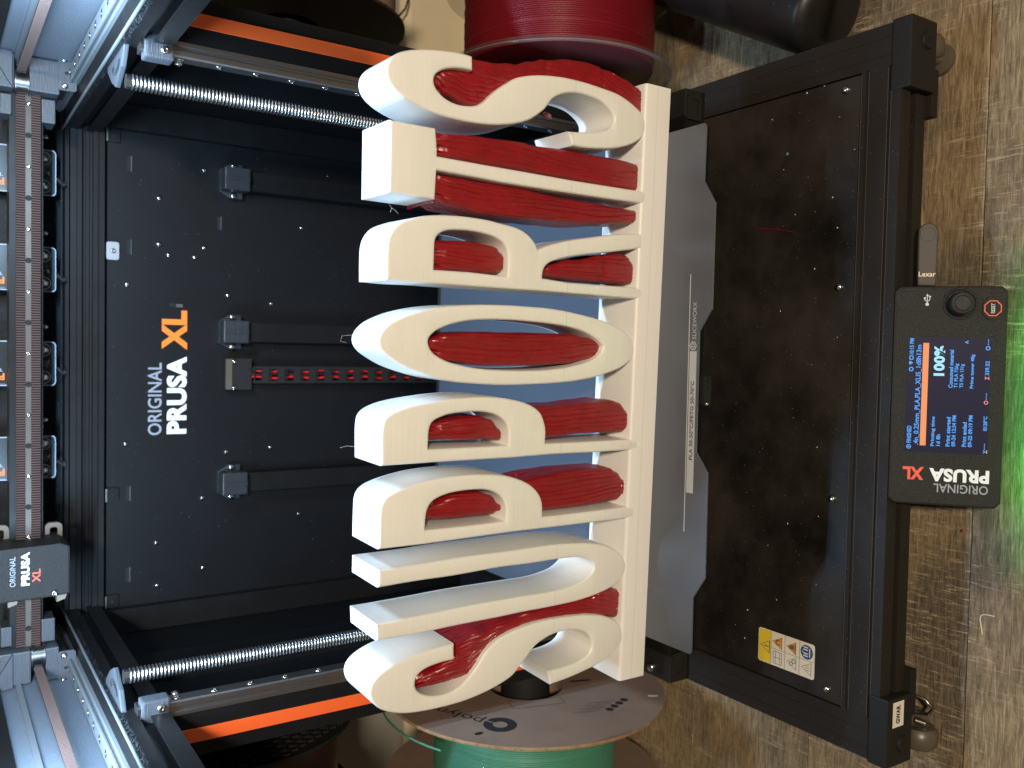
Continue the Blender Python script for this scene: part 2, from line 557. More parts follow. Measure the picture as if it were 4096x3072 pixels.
def slab(mb, o, dx, dy, pts, t, lift=0.0):
    """outline in the dx,dy plane, thickness t towards the normal"""
    O, X, Y = Vector(o), Vector(dx), Vector(dy)
    n = X.cross(Y).normalized()
    N = len(pts)
    vs = [O + X * a + Y * b + n * lift for a, b in pts] + [O + X * a + Y * b + n * (lift + t) for a, b in pts]
    fs = [tuple(range(N - 1, -1, -1)), tuple(range(N, 2 * N))] + [(i, (i + 1) % N, (i + 1) % N + N, i + N) for i in range(N)]
    return mb.add(vs, fs)


def ring_slab(mb, o, dx, dy, po, pi, t, lift=0.0):
    """frame between two outlines of equal count"""
    O, X, Y = Vector(o), Vector(dx), Vector(dy)
    n = X.cross(Y).normalized(); N = len(po)
    vs = []
    for l in (lift, lift + t):
        for p in (po, pi):
            vs += [O + X * a + Y * b + n * l for a, b in p]
    fs = []
    for i in range(N):
        j = (i + 1) % N
        fs += [(i, j, N + j, N + i), (2 * N + i, 3 * N + i, 3 * N + j, 2 * N + j), (i, 2 * N + i, 2 * N + j, j), (N + i, N + j, 3 * N + j, 3 * N + i)]
    return mb.add(vs, fs)


def screw_mesh(r=3.0, h=1.8, socket=True, name='screw'):
    """button head pointing to +z, with a hex socket"""
    mb = MB()
    prof = [(r, 0), (r * 0.98, h * 0.35), (r * 0.86, h * 0.7), (r * 0.62, h * 0.95), (r * 0.48, h)]
    if socket:
        prof += [(r * 0.42, h * 0.95), (r * 0.40, h * 0.35), (0.01, h * 0.3)]
    else:
        prof += [(0.01, h * 1.08)]
    mb.lathe(prof, (0, 0, 0), 2, 16)
    o = mb.build(name, SCREWM, None, 40)
    me = o.data
    bpy.data.objects.remove(o)
    return me


def place(me, name, parent, loc, nrm=(0, 0, 1), scale=1.0):
    o = link(name, me, parent, loc)
    o.rotation_mode = 'QUATERNION'
    o.rotation_quaternion = Vector((0, 0, 1)).rotation_difference(Vector(nrm))
    o.scale = (scale,) * 3
    return o


SCREW = screw_mesh()
DOME = screw_mesh(3.0, 2.6, False)
X, Y, Z = (1, 0, 0), (0, 1, 0), (0, 0, 1)

# ------------------------------------------------------------------ floor and wall
floor = bpy.data.objects.new('floor', None)
COL.objects.link(floor)
floor['kind'] = 'structure'
ZF = -150.0
sub = MB().box(-1300, 1300, -900, 520, ZF - 14, ZF - 3.2).build('floor_base', DARKHOLE, floor)
seams = [-1000, -845, -690, -550, -423.5, -296.5, -169.5, -42.5, 84.5, 211.5, 338.5, 465.5]
shift = [0.2, 0.9, 0.55, 0.15, 0.80, 0.35, 0.95, 0.5, 0.1, 0.7, 0.3]
for i in range(len(seams) - 1):
    xs = [-1300, -1300 + 1300 * (0.4 + 0.75 * shift[i]), 1300]
    if xs[1] > -250 and xs[1] < 300: xs[1] = 420
    for a, b in zip(xs, xs[1:]):
        mb = MB()
        c = 0.7
        x0, x1, y0, y1 = a + 0.25, b - 0.25, seams[i] + 0.25, seams[i + 1] - 0.25
        zt = ZF + 0.12 * math.sin(i * 2.3)
        vs = [(x0, y0, ZF - 3), (x1, y0, ZF - 3), (x1, y1, ZF - 3), (x0, y1, ZF - 3),
              (x0, y0, zt - c), (x1, y0, zt - c), (x1, y1, zt - c), (x0, y1, zt - c),
              (x0 + c, y0 + c, zt), (x1 - c, y0 + c, zt), (x1 - c, y1 - c, zt), (x0 + c, y1 - c, zt)]
        fs = [(0, 1, 5, 4), (1, 2, 6, 5), (2, 3, 7, 6), (3, 0, 4, 7), (4, 5, 9, 8), (5, 6, 10, 9), (6, 7, 11, 10), (7, 4, 8, 11), (8, 9, 10, 11)]
        mb.add(vs, fs)
        mb.build('plank', FLOOR, floor)

yaw_w = math.atan2(378 - 336, 427 + 453)
wall = bpy.data.objects.new('wall', None); COL.objects.link(wall); wall['kind'] = 'structure'
wall.location = Vector((0, 372, ZF)) * S
wall.rotation_euler = (0, 0, yaw_w)
MB().box(-1200, 1200, 0, 60, 0, 1500).build('wall_panel', WALLM, wall)
for x0, x1 in ((-1200, -740), (-739, 760), (761, 1200)):
    mb = MB()
    mb.prism([(-14, 4), (-14, 92), (-11, 99), (-5, 103), (-0.5, 103), (-0.5, 4)], 0, x0, x1)
    mb.build('baseboard', CREAM, wall)
MB().prism([(-26, 0), (-26, 6), (-20, 12), (-14.5, 15), (-14.5, 0)], 0, -1200, 1200).build('quarter_round', CREAM, wall)

# ------------------------------------------------------------------ the printer
PR = root('printer', 'open black desktop 3D printer with orange side strips standing on the wooden floor', '3D printer', (0, 0, ZF))
P0 = (0, 0, -ZF)          # child offset: meshes are given in world millimetres


def part(mb, name, m, parent=None, **k):
    """a part of the printer: vertices in world mm, shifted into the printer's own frame"""
    mb.v = [(x, y, z - ZF) for x, y, z in mb.v]
    return mb.build(name, m, parent or PR, **k)


def pl(me, name, parent, loc, nrm=(0, 0, 1), scale=1.0):
    return place(me, name, parent, (loc[0], loc[1], loc[2] - ZF), nrm, scale)


def shade_belt_gaps(o):
    """belt: teeth brown, the band behind them nearly black as painted shade in the gaps"""
    o.data.materials.append(BELTSHADE)
    for p in list(o.data.polygons)[:6]:
        p.material_index = 1
    return o


# lower frame
for sx in (1, -1):
    a, b = (222, 250) if sx > 0 else (-250, -222)
    mb = MB(); mb.prism(slot_profile(a, b, -120, -92, 'lr', 6, 5), 1, -262, 290)
    part(mb, 'side_rail', FRAME)
    # thin step line running along the top of the rail
    mb = MB(); mb.box(a + 7, a + 8, -261, 285, -92.0, -91.6); mb.box(a + 19, a + 19.8, -261, 285, -92.0, -91.6)
    part(mb, 'rail_ridge', FRAME)
mb = MB()
mb.prism([(-270, -92), (-262.5, -92), (-262.5, -93.2), (-260.6, -93.2), (-260.6, -92), (-245.5, -92), (-245.5, -93), (-243.5, -93), (-243.5, -92), (-240, -92), (-240, -120), (-270, -120), (-270, -109), (-265, -109), (-265, -103), (-270, -103)], 0, -222, 222)
part(mb, 'front_rail', FRAME)
part(MB().box(-222, 222, 262, 290, -120, -92), 'rear_rail', FRAME)
for y in (-240.2, -245.9, -260.3, -262.9):
    part(MB().box(-221, 221, y - 0.14, y + 0.14, -92.0, -91.86), 'dust_line', DUSTL)
base = part(MB().box(-221.5, 221.5, -239.5, 272, -98, -94.0), 'base_panel', PANEL)
for x, y in ((213.8, -226.8), (75.5, -226.2), (-75.3, -226.4), (-213.2, -227.0)):
    pl(DOME, 'screw', base, (x, y, -94), Z, 0.95)
for sx in (1, -1):
    cap = MB()
    a, b = (204.5, 251.5) if sx > 0 else (-251.5, -204.5)
    cap.prism([(a, -120), (b, -120), (b, -91), (a, -91)], 1, -277, -262.5)
    c = part(cap, 'corner_cap', BLACKP, bevel=1.2)
    cx = 226 if sx > 0 else -232
    ccx, ccz = sx * 237.5, -109
    mb = MB().lathe([(0.1, -277.2), (2.2, -277.2), (2.2, -278.6), (5.6, -278.6), (6.2, -277.0)], (ccx, 0, ccz), 1, 24)
    part(mb, 'cap_bolt', BLACKP, c, smooth=40)
    part(MB().lathe([(0.1, -278.62), (2.0, -278.62)], (ccx, 0, ccz), 1, 6), 'hex_socket', DARKHOLE, c)
# short tongue under the cap towards the middle, a foot and a caster below each front corner
for sx in (1, -1):
    part(MB().box(*sorted((sx * 190, sx * 222)), -274, -264, -128, -120.2), 'cap_tongue', BLACKP)
foot_m = []
for sx, fy in ((1, -262), (-1, -262), (1, 255), (-1, 255)):
    mb = MB().tube([(sx * 236, fy, -150), (sx * 236, fy, -146), (sx * 236, fy, -145.5)], [11, 11, 9.5], 24)
    mb.tube([(sx * 236, fy, -145.5), (sx * 236, fy, -120)], 4, 16)
    f = part(mb, 'levelling_foot', CASTER, smooth=40)
# sticker on the left cap
stick = part(quad(MB(), (-224.4, -277.15, -109.2), X, Z, 0, 17.4, 0, 12.6), 'name_sticker', PAPER)
part(put_text(MB(), 'GWAR', (-222.0, -277.2, -105.2), X, Z, 12.6, 4.8, 0.05, 0.05), 'sticker_text', DKTEXT, stick)

# warning label on the base panel: long side along y (towards the camera)
wl = (-211.0, -163.6, -93.92)
WX, WY = (0, -1, 0), (1, 0, 0)          # label coordinates: u runs to the front, v to the right
lab = part(slab(MB(), wl, WX, WY, rr(52, 26, 2, 3, 26, 13), 0.05, 0.0), 'warning_label', PAPER)
part(slab(MB(), wl, WX, WY, [(0.8, 0.8), (12, 0.4), (12, 25.6), (0.8, 25.2), (0.2, 13)], 0.03, 0.06), 'yellow_field', YELLOW, lab)
mb = MB()
for u in (12, 25, 38.5):
    quad(mb, wl, WX, WY, u, u + 0.35, 0.3, 25.7, 0.12)
quad(mb, wl, WX, WY, 12, 51.8, 12.8, 13.1, 0.12)


def tri(mb, cu, cv, r, lift, wdt=None):
    """triangle with its tip towards the rear (u negative), optionally outline only"""
    po = [(cu - r, cv), (cu + r * 0.8, cv - r), (cu + r * 0.8, cv + r)]
    if wdt:
        q = 1 - wdt
        pi = [(cu + (a - cu) * q + 0.02, cv + (b - cv) * q) for a, b in po]
        ring_slab(mb, wl, WX, WY, po, pi, 0.02, lift)
    else:
        slab(mb, wl, WX, WY, po, 0.02, lift)


tri(mb, 7, 13, 5.2, 0.14, 0.16)
tri(mb, 18.6, 18.6, 4.9, 0.2, 0.14); tri(mb, 31.6, 18.6, 4.9, 0.2, 0.14)
tri(mb, 32.0, 7.2, 4.9, 0.14, 0.12); tri(mb, 45.4, 7.2, 4.9, 0.14, 0.12)
# small inner marks: exclamation bar, beam, hand, gears, heat waves, book
quad(mb, wl, WX, WY, 5.4, 9.6, 12.6, 13.4, 0.2); quad(mb, wl, WX, WY, 10.0, 10.7, 12.6, 13.4, 0.2)
for a in (-1, 1):
    quad(mb, wl, WX, WY, 16.8, 21, 18.6 + a * 1.6 - 0.4, 18.6 + a * 1.6 + 0.4, 0.24)
quad(mb, wl, WX, WY, 16.8, 17.6, 17, 20.2, 0.24)
slab(mb, wl, WX, WY, [(29.4, 17.4), (33.2, 16.8), (33.8, 20.6), (30.6, 20.2), (29.2, 18.8)], 0.02, 0.24)
quad(mb, wl, WX, WY, 34, 34.7, 15.8, 21.4, 0.24)
for u, v in ((31.2, 6.2), (33.6, 8.4)):
    ring_slab(mb, wl, WX, WY, rr(3.4, 3.4, 1.69, 4, u, v), rr(2.4, 2.4, 1.19, 4, u, v), 0.02, 0.2)
for v in (5.4, 7.0, 8.6):
    quad(mb, wl, WX, WY, 43.8, 47.6, v, v + 0.4, 0.2)
ring_slab(mb, wl, WX, WY, rr(8.4, 9.6, 1, 2, 18.6, 6.6), rr(7.6, 8.8, 0.7, 2, 18.6, 6.6), 0.02, 0.2)
quad(mb, wl, WX, WY, 15, 22, 6.4, 6.8, 0.2); quad(mb, wl, WX, WY, 16.4, 16.8, 2.4, 10.8, 0.2); quad(mb, wl, WX, WY, 20.6, 21, 2.4, 10.8, 0.2)
part(mb, 'label_symbols', LINEP, lab)
mb = MB(); tri(mb, 18.6, 18.6, 4.9, 0.14); tri(mb, 31.6, 18.6, 4.9, 0.14)
part(mb, 'amber_triangles', AMBER, lab)
mb = MB(); slab(mb, wl, WX, WY, rr(11, 10.6, 5.29, 6, 45, 19), 0.03, 0.1); part(mb, 'blue_disc', BLUEL, lab)
mb = MB()
for v in (15.6, 17.4, 20.2, 22.0):
    quad(mb, wl, WX, WY, 42, 46, v, v + 0.9, 0.2)
quad(mb, wl, WX, WY, 47.2, 48, 15.8, 22.2, 0.2)
part(mb, 'disc_figures', PAPER, lab)

# vertical posts with orange slot covers, Z rails with bolts, lead screws
rail_screw = screw_mesh(2.6, 0.5, True)
for sx in (1, -1):
    a, b = sorted((sx * 222, sx * 252))
    part(MB().prism(slot_profile(a, b, -17, 13, 'blr', 7, 5), 2, -92, 336), 'post', FRAMEU)
    oc = part(MB().box(*sorted((sx * 233.2, sx * 242.4)), -17.8, -12, -92, 330), 'slot_cover', ORANGE)
    a, b = sorted((sx * 212.0, sx * 221.8))
    prof = [(sx * 221.8, -17.4), (sx * 219.3, -17.4), (sx * 218.4, -16.0), (sx * 216.9, -16.0), (sx * 216.0, -17.2), (sx * 212.8, -17.2), (sx * 211.8, -16.2), (sx * 211.8, -5.4), (sx * 212.8, -4.4), (sx * 221.8, -4.4)]
    rl = part(MB().prism(prof, 2, -86, 332), 'z_rail', RAILM)
    for k in range(15):
        z = 306.6 - 25 * k + 25
        if z > 326 or z < -80: continue
        pl(rail_screw, 'screw', rl, (sx * 211.7, -10.8, z), (-sx, 0, 0), 1.05)
    # lead screw: ridged
    prof = []
    z = -80.0
    while z < 333:
        prof += [(4.3, z), (5.0, z + 0.5), (5.25, z + 1.0), (5.0, z + 1.5), (4.3, z + 2.0)]
        z += 2.4
    prof = [(0.01, -80.2)] + prof + [(4.6, 334), (4.6, 338), (0.01, 338)]
    part(MB().lathe(prof, (sx * 195.2, 0, 0), 2, 20), 'lead_screw', STEEL, smooth=50)
    # thin bearing bracket above the screw
    pts = [(sx * x, y) for x, y in ((239, 62), (240, -6), (222, -9), (206, 6), (197, 26), (203, 40), (214, 56))]
    mb = MB().prism(pts, 2, 336.5, 340)
    br = part(mb, 'bearing_bracket', BLOCKP, bevel=0.8)
    for r in (6, 7.6, 9.2):
        arc = [(sx * (213 + r * 0.9 * math.cos(t)), 22 + r * 1.6 * math.sin(t), 340.15) for t in [math.pi * (0.55 + 0.09 * q) for q in range(11)]]
        part(MB().tube(arc, 0.22, 5), 'arc_groove', DARKHOLE, br)
    # motor mount block where the screw enters the top beam
    mb = MB().box(*sorted((sx * 208, sx * 243)), -19, -6, 312, 330)
    bk = part(mb, 'post_bracket', BLOCKP, bevel=1.5)
    pl(SCREW, 'screw', bk, (sx * 214, -19.1, 318), (0, -1, 0), 0.9)
    pl(SCREW, 'screw', bk, (sx * 212, -3, 306), (-sx, 0, 0), 0.9)
    # side sheet between the post and the back
    sd = part(MB().box(*sorted((sx * 248, sx * 250.5)), 13.5, 290, -92, 322), 'side_panel', SIDEDARK)
    part(MB().box(*sorted((sx * 236, sx * 248)), 120, 160, -92, 318), 'panel_stiffener', SIDEDARK)
    part(MB().box(*sorted((sx * 224, sx * 247)), 262, 290, -92, 340), 'rear_post', FRAMEU)
    # upper side beam with its linear rail and felt strip
    a, b = sorted((sx * 217.5, sx * 251))
    part(MB().prism(slot_profile(a, b, 313, 343, 'lr' , 7, 5), 1, -275, 290), 'upper_beam', FRAMEU)
    part(MB().box(*sorted((sx * 217.0, sx * 219.6)), -270, 285, 343.1, 344.0), 'beam_lip', LITRAIL)
    prof = [(sx * 234.2, 343), (sx * 234.2, 345.4), (sx * 235.4, 346.2), (sx * 235.4, 347.6), (sx * 234.4, 348.4), (sx * 234.4, 349.6), (sx * 235, 350.2), (sx * 245.4, 350.2), (sx * 246, 349.6), (sx * 246, 348.4), (sx * 245, 347.6), (sx * 245, 346.2), (sx * 246.2, 345.4), (sx * 246.2, 343)]
    yr = part(MB().prism(prof, 1, -270, 280), 'y_rail', LITRAIL)
    for k in range(21):
        part(MB().lathe([(0.1, 350.25), (3.0, 350.25)], (sx * 240.2, -260 + 25 * k, 0), 2, 16), 'hole', DARKHOLE, yr)
        pl(rail_screw, 'screw', yr, (sx * 240.2, -260 + 25 * k, 350.3), Z, 0.6)
    mb = MB(); rnd = random.Random(3)
    for k in range(1500):
        y = rnd.uniform(-250, 200); z = rnd.uniform(339.5, 343.4); l = rnd.uniform(0.6, 2.4)
        p = (sx * 217.3, y, z); q = (sx * (217.3 - l), y + rnd.uniform(-1.5, 1.5), z + rnd.uniform(-1.5, 2.2))
        mb.add([p, (p[0], p[1] + 0.35, p[2]), q], [(0, 1, 2)])
    tag(part(mb, 'dust_fringe', FELT), kind='stuff')
    # upper side wall: smooth lower half, ledge, textured upper half
    part(MB().box(*sorted((sx * 251, sx * 253)), -275, 290, 343.2, 384), 'upper_wall', SIDEM)
    part(MB().box(*sorted((sx * 248.6, sx * 253)), -275, 290, 384, 388), 'wall_ledge', LITRAIL)
    part(MB().box(*sorted((sx * 251.5, sx * 253)), -275, 290, 388, 399), 'wall_top_strip', SIDEM)
    part(MB().box(*sorted((sx * 248, sx * 262)), -275, 290, 399, 428), 'top_beam', FRAMEU)

# back sheet with its prints, bolts and slots
YB = 272.0
bp = part(MB().box(-247, 247, YB, YB + 2, -94, 345), 'back_panel', BACKM)
mb = MB(); put_text(mb, 'ORIGINAL', (-61.6, YB, 257.6), X, Z, 69.6, 12.6, 0.012, 0.25)
part(mb, 'logo_grey', GREYP, bp)
mb = MB(); put_text(mb, 'PRUSA', (-61.0, YB, 234.4), X, Z, 75.2, 18.6, 0.045, 0.25)
part(mb, 'logo_white', WHITEP, bp)
mb = MB(); put_text(mb, 'XL', (20.9, YB, 234.4), X, Z, 38.0, 23.4, 0.045, 0.25)
part(mb, 'logo_orange', ORANGEP, bp)
N_ = (0, -1, 0)
for x, z, s_ in ((197, 219.3, .8), (121.3, 218.8, .8), (111.5, 227.9, .8), (121.3, 261.1, .9), (111.7, 252.3, .8), (81.3, 289.2, .9), (76.0, 195.7, .8), (69.7, 151.5, .7),
                 (-80.9, 195.8, .8), (-78.2, 151.2, .7), (-125.8, 219.1, .8), (207.3, 91.9, .5), (-69, 290, .8), (165, 261, .9), (-166, 262, .8), (-208, 261, .8), (-196, 218, .8), (150, 120, .6), (-150, 120, .6)):
    pl(DOME, 'screw', bp, (x, YB, z), N_, s_)
for x in (116.5, 194.3, -116, -194, -40, 40, 146.8):
    z = 289 if x != 146.8 else 206
    if x in (-40, 40): continue
    w_ = 14 if x != 146.8 else 13
    part(MB().box(x - w_ / 2, x + w_ / 2, YB - 0.6, YB - 0.05, z - 2.6, z + 0.4), 'slot', DARKHOLE, bp)
    part(MB().box(x - w_ / 2, x + w_ / 2, YB - 1.6, YB, z - 3.6, z - 2.7), 'slot_lip', BLOCKP, bp)
part(MB().box(62, 66, YB - 0.5, YB - 0.04, 246, 251), 'slot', DARKHOLE, bp)
part(MB().box(62, 65, YB - 1.8, YB, 239, 245), 'slot_lip', RAILM, bp)
mb = MB(); slab(mb, (111.6, YB - 3, 302), X, Z, rr(16.5, 11, 2, 3), -1.6); part(mb, 'bright_bracket', BRACK)
pl(SCREW, 'screw', bp, (111.6, YB - 4.7, 302), N_, 0.7)
for x in (217.6, -217.0, -116):
    mb = MB(); slab(mb, (x, YB - 3, 301.5), X, Z, rr(12, 11, 1.5, 3), -1.6); q = part(mb, 'black_bracket', BACKM)
    part(MB().lathe([(0.1, YB - 4.8), (1.5, YB - 4.8)], (x, 0, 301.5), 1, 12), 'hole', DARKHOLE, q)
    part(MB().box(x - 6, x + 6, YB - 6, YB - 3, 306.6, 308), 'bracket_lip', RAILM, q)

# back upper extrusion
prof = [(262, 310), (262, 314.6), (263, 314.9), (263, 315.3), (262, 315.6), (262, 319.6), (264.5, 319.8), (267.5, 319.8), (267.5, 322.3), (265.4, 322.4), (265.4, 325.4), (268, 325.6), (268, 328.7), (262, 328.9), (262, 332.7), (262.9, 332.9), (262.9, 333.3), (262, 333.5), (262, 338.4), (271, 338.4), (271, 310)]
part(MB().prism(prof, 0, -224, 224), 'rear_beam', FRAMEU)
part(MB().prism([(259.5, 339.7), (259.5, 342.8), (260.4, 343.5), (272, 343.5), (272, 339.7)], 0, -240, 240), 'cable_tray_edge', FRAMEU)
for sx in (1, -1):
    part(MB().tube([(sx * 222.5, 263, 327), (sx * 226, 263, 327)], 2.6, 16), 'beam_dowel', STEEL)
    part(MB().tube([(sx * 233, 259, 341.6), (sx * 241, 259, 341.6)], 2.2, 16), 'tray_dowel', STEEL)

# three vertical bars on the back sheet, each with a holder and two bolts
for xc, lean in ((188, -1), (39.5, 0), (-110, 1)):
    part(MB().box(xc - 9.2, xc + 9.2, 252, YB, -94, 183), 'z_guide_bar', FRAMEU)
    pts = [(-17, 184), (17, 184), (17, 196), (11, 206), (-11, 206), (-17, 196)]
    mb = MB().prism([(xc + a, b) for a, b in pts], 1, 263, YB)
    h = part(mb, 'bar_holder', HOLDP, bevel=0.8)
    part(MB().box(xc - 11, xc + 11, 246, 263, 181.5, 206), 'holder_body', HOLDP, h, bevel=1.0)
    part(MB().box(xc - 1.5, xc + 1.5, 244.8, 246, 182, 205), 'holder_rib', HOLDP, h)
    for s_ in (-14.6, 14.6):
        pl(DOME, 'screw', h, (xc + s_, 262.9, 193.6), N_, 1.15)
# cable chain with red wires
cb = part(MB().box(-18.2, 13.4, 260, YB, 174, 200.6), 'chain_anchor', BLACKP, bevel=0.8)
part(MB().box(-17.4, 12.6, 258.4, 260, 194.2, 200.2), 'anchor_edge', CASTER, cb)
for s_ in (10.0, -16.0):
    pl(DOME, 'screw', cb, (s_, 259.8, 192), N_, 0.85)
z = 173.0; k = 0
rnd = random.Random(5)
while z > -60:
    mb = MB()
    mb.box(-11.4, 5.6, 257.0, 259.0, z - 15.5, z - 8.0)          # front plate of the link
    mb.box(-11.4, -8.8, 257.6, 270, z - 16.5, z + 0.0)
    mb.box(3.0, 5.6, 257.6, 270, z - 16.5, z + 0.0)
    mb.box(-11.2, 5.4, 257.4, 258.6, z - 1.2, z - 0.2)
    part(mb, 'chain_link', BLACKP)
    z -= 16.6; k += 1
for off, r, mm, ph in ((-5.6, 1.25, WIRERED, 0), (0.9, 1.1, WIRERED, 1.3), (-2.4, 1.5, WIREBLK, 2), (2.6, 1.3, WIREBLK, 3)):
    pts = [(off + 0.9 * math.sin(i * 0.8 + ph), 261.5 + 0.8 * math.cos(i * 0.6 + ph), 178 - i * 5) for i in range(48)]
    part(MB().tube(pts, r, 8), 'wire', mm, smooth=60)

# tool docks: boards behind the gantry, pitch 84 mm
def board_x(y): return 193.2 - (y - 600) * 0.2192


DY = 250.0
for n_, (ya, yb) in enumerate(((600, 782), (985, 1164), (1362, 1539), (1740, 1912))):
    xa, xb = board_x(yb), board_x(ya)
    cx = (xa + xb) / 2
    o = (cx, DY, 352.0)
    bd = part(slab(MB(), o, X, Z, rr(xb - xa, 62, 3.5, 4, 0, 30), -1.6), 'dock_board', PCB)
    mb = MB(); ring_slab(mb, o, X, Z, rr(xb - xa, 62, 3.5, 4, 0, 30), rr(xb - xa - 1.6, 60.4, 2.9, 4, 0, 30), 0.12, 0.02)
    for s_ in (-12, 12):
        ring_slab(mb, o, X, Z, rr(11.4, 11.4, 5.6, 5, s_, 8.6), rr(10.0, 10.0, 4.95, 5, s_, 8.6), 0.12, 0.02)
    # upside-down lettering of the board, running upwards
    part(mb, 'board_outline', SILK, bd)
    mb = MB(); put_text(mb, 'PRUSA', (cx - 8.4, DY - 0.2, 390.5), Z, (-1, 0, 0), 26, 6.0, 0.03, 0.05); part(mb, 'board_logo', ORANGEP, bd)
    mb = MB(); put_text(mb, 'Tool', (cx - 4.4, DY - 0.2, 391.5), Z, (-1, 0, 0), 12, 2.6, 0.0, 0.05); part(mb, 'board_text', SILK, bd)
    mb = MB(); quad(mb, o, X, Z, -18, -17.4, 38, 58, 0.1); part(mb, 'board_line', CARDEDGE, bd)
    for s_ in (-12, 12):
        pl(DOME, 'dock_pin', bd, (cx + s_, DY - 0.1, 360.6), N_, 1.35)
    st = MB()
    for a_ in range(5):
        t = a_ * 1.256 + n_
        st.tube([(cx, DY - 5, 358.5), (cx + 3.2 * math.cos(t), DY - 3.5, 358.5 + 3.2 * math.sin(t))], 1.1, 6)
    part(st, 'hot_glue_star', STEEL, bd)
    for dx_, dz_, sc_ in ((15, 402, .9), (-2, 399, 1.0), (9, 404, .8)):
        pl(DOME, 'screw', bd, (cx + dx_ - 6, DY - 0.1, dz_), N_, sc_)
    arm = part(MB().box(xb + 4, xb + 18, 262, 270, 352, 372), 'dock_arm', SIDEDARK, bevel=1.0)
    pl(DOME, 'screw', arm, (xb + 7, 261.8, 362), N_, 1.0); pl(DOME, 'screw', arm, (xb + 13, 261.8, 358), N_, 0.8)
    cabl = [(cx - 8 + 2 * math.sin(i), 252 + i * 0.6, 352 - i * 1.6) for i in range(7)]
    for q in range(3):
        part(MB().tube([(a + q * 1.6, b_, c_ + q * .4) for a, b_, c_ in cabl], 0.7, 6), 'dock_wire', WIREBLK if q != 1 else BELTM, bd)
    hx = board_x(ya) + 22
part(MB().box(-247, 247, 284, 288, 343, 428), 'dock_backplate', BACKM)
# honeycomb relief behind the docks
mb = MB()
for i in range(-30, 31):
    for j in range(10):
        cx, cz = i * 8.0 + (4 if j % 2 else 0), 346 + j * 6.9
        po = [(3.7 * math.cos(math.pi / 3 * k + math.pi / 6), 3.7 * math.sin(math.pi / 3 * k + math.pi / 6)) for k in range(6)]
        ring_slab(mb, (cx, 284, cz), X, Z, po, [(a * .82, b * .82) for a, b in po], 1.5, 0)
tag(part(mb, 'honeycomb_grille', BLACKP), kind='stuff')

# gantry beam: belts, rail, end blocks
gb = part(MB().box(-228, 228, 194.5, 222, 366.5, 390.5), 'gantry_beam', FRAMEU)
xr_ = part(MB().prism([(194.6, 372.8), (194.6, 382.6), (190.2, 381.4), (190.2, 374.0)], 0, -226, 226), 'x_rail', mat('dim_reflection_rail', (0.075, 0.058, 0.047), 0.5, 0.4, var=0.3, vscale=9))  # steel rail coloured dark brown to paint in its dim reflection
for k in range(-9, 10):
    x = 3.4 + 25.0 * k - 12.3
    if abs(x) > 222: continue
    if k % 2: pl(SCREW, 'screw', xr_, (x, 190.4, 377.4), N_, 0.62)
    else: part(MB().lathe([(0.1, 190.05), (2.3, 190.05)], (x, 0, 377.4), 1, 14), 'hole', DARKHOLE, xr_)
for z0, z1 in ((379.9, 386.3), (368.8, 375.4)):
    mb = MB()
    mb.box(-226, 226, 188.9, 189.9, z0, z1)
    x = -225
    while x < 225:
        mb.add([(x, 188.9, z0), (x + 0.35, 188.0, z0), (x + 1.05, 188.0, z0), (x + 1.4, 188.9, z0), (x, 188.9, z1), (x + 0.35, 188.0, z1), (x + 1.05, 188.0, z1), (x + 1.4, 188.9, z1)],
               [(0, 1, 5, 4), (1, 2, 6, 5), (2, 3, 7, 6), (0, 3, 2, 1), (4, 5, 6, 7)])
        x += 2.0
    shade_belt_gaps(part(mb, 'belt', BELTM))
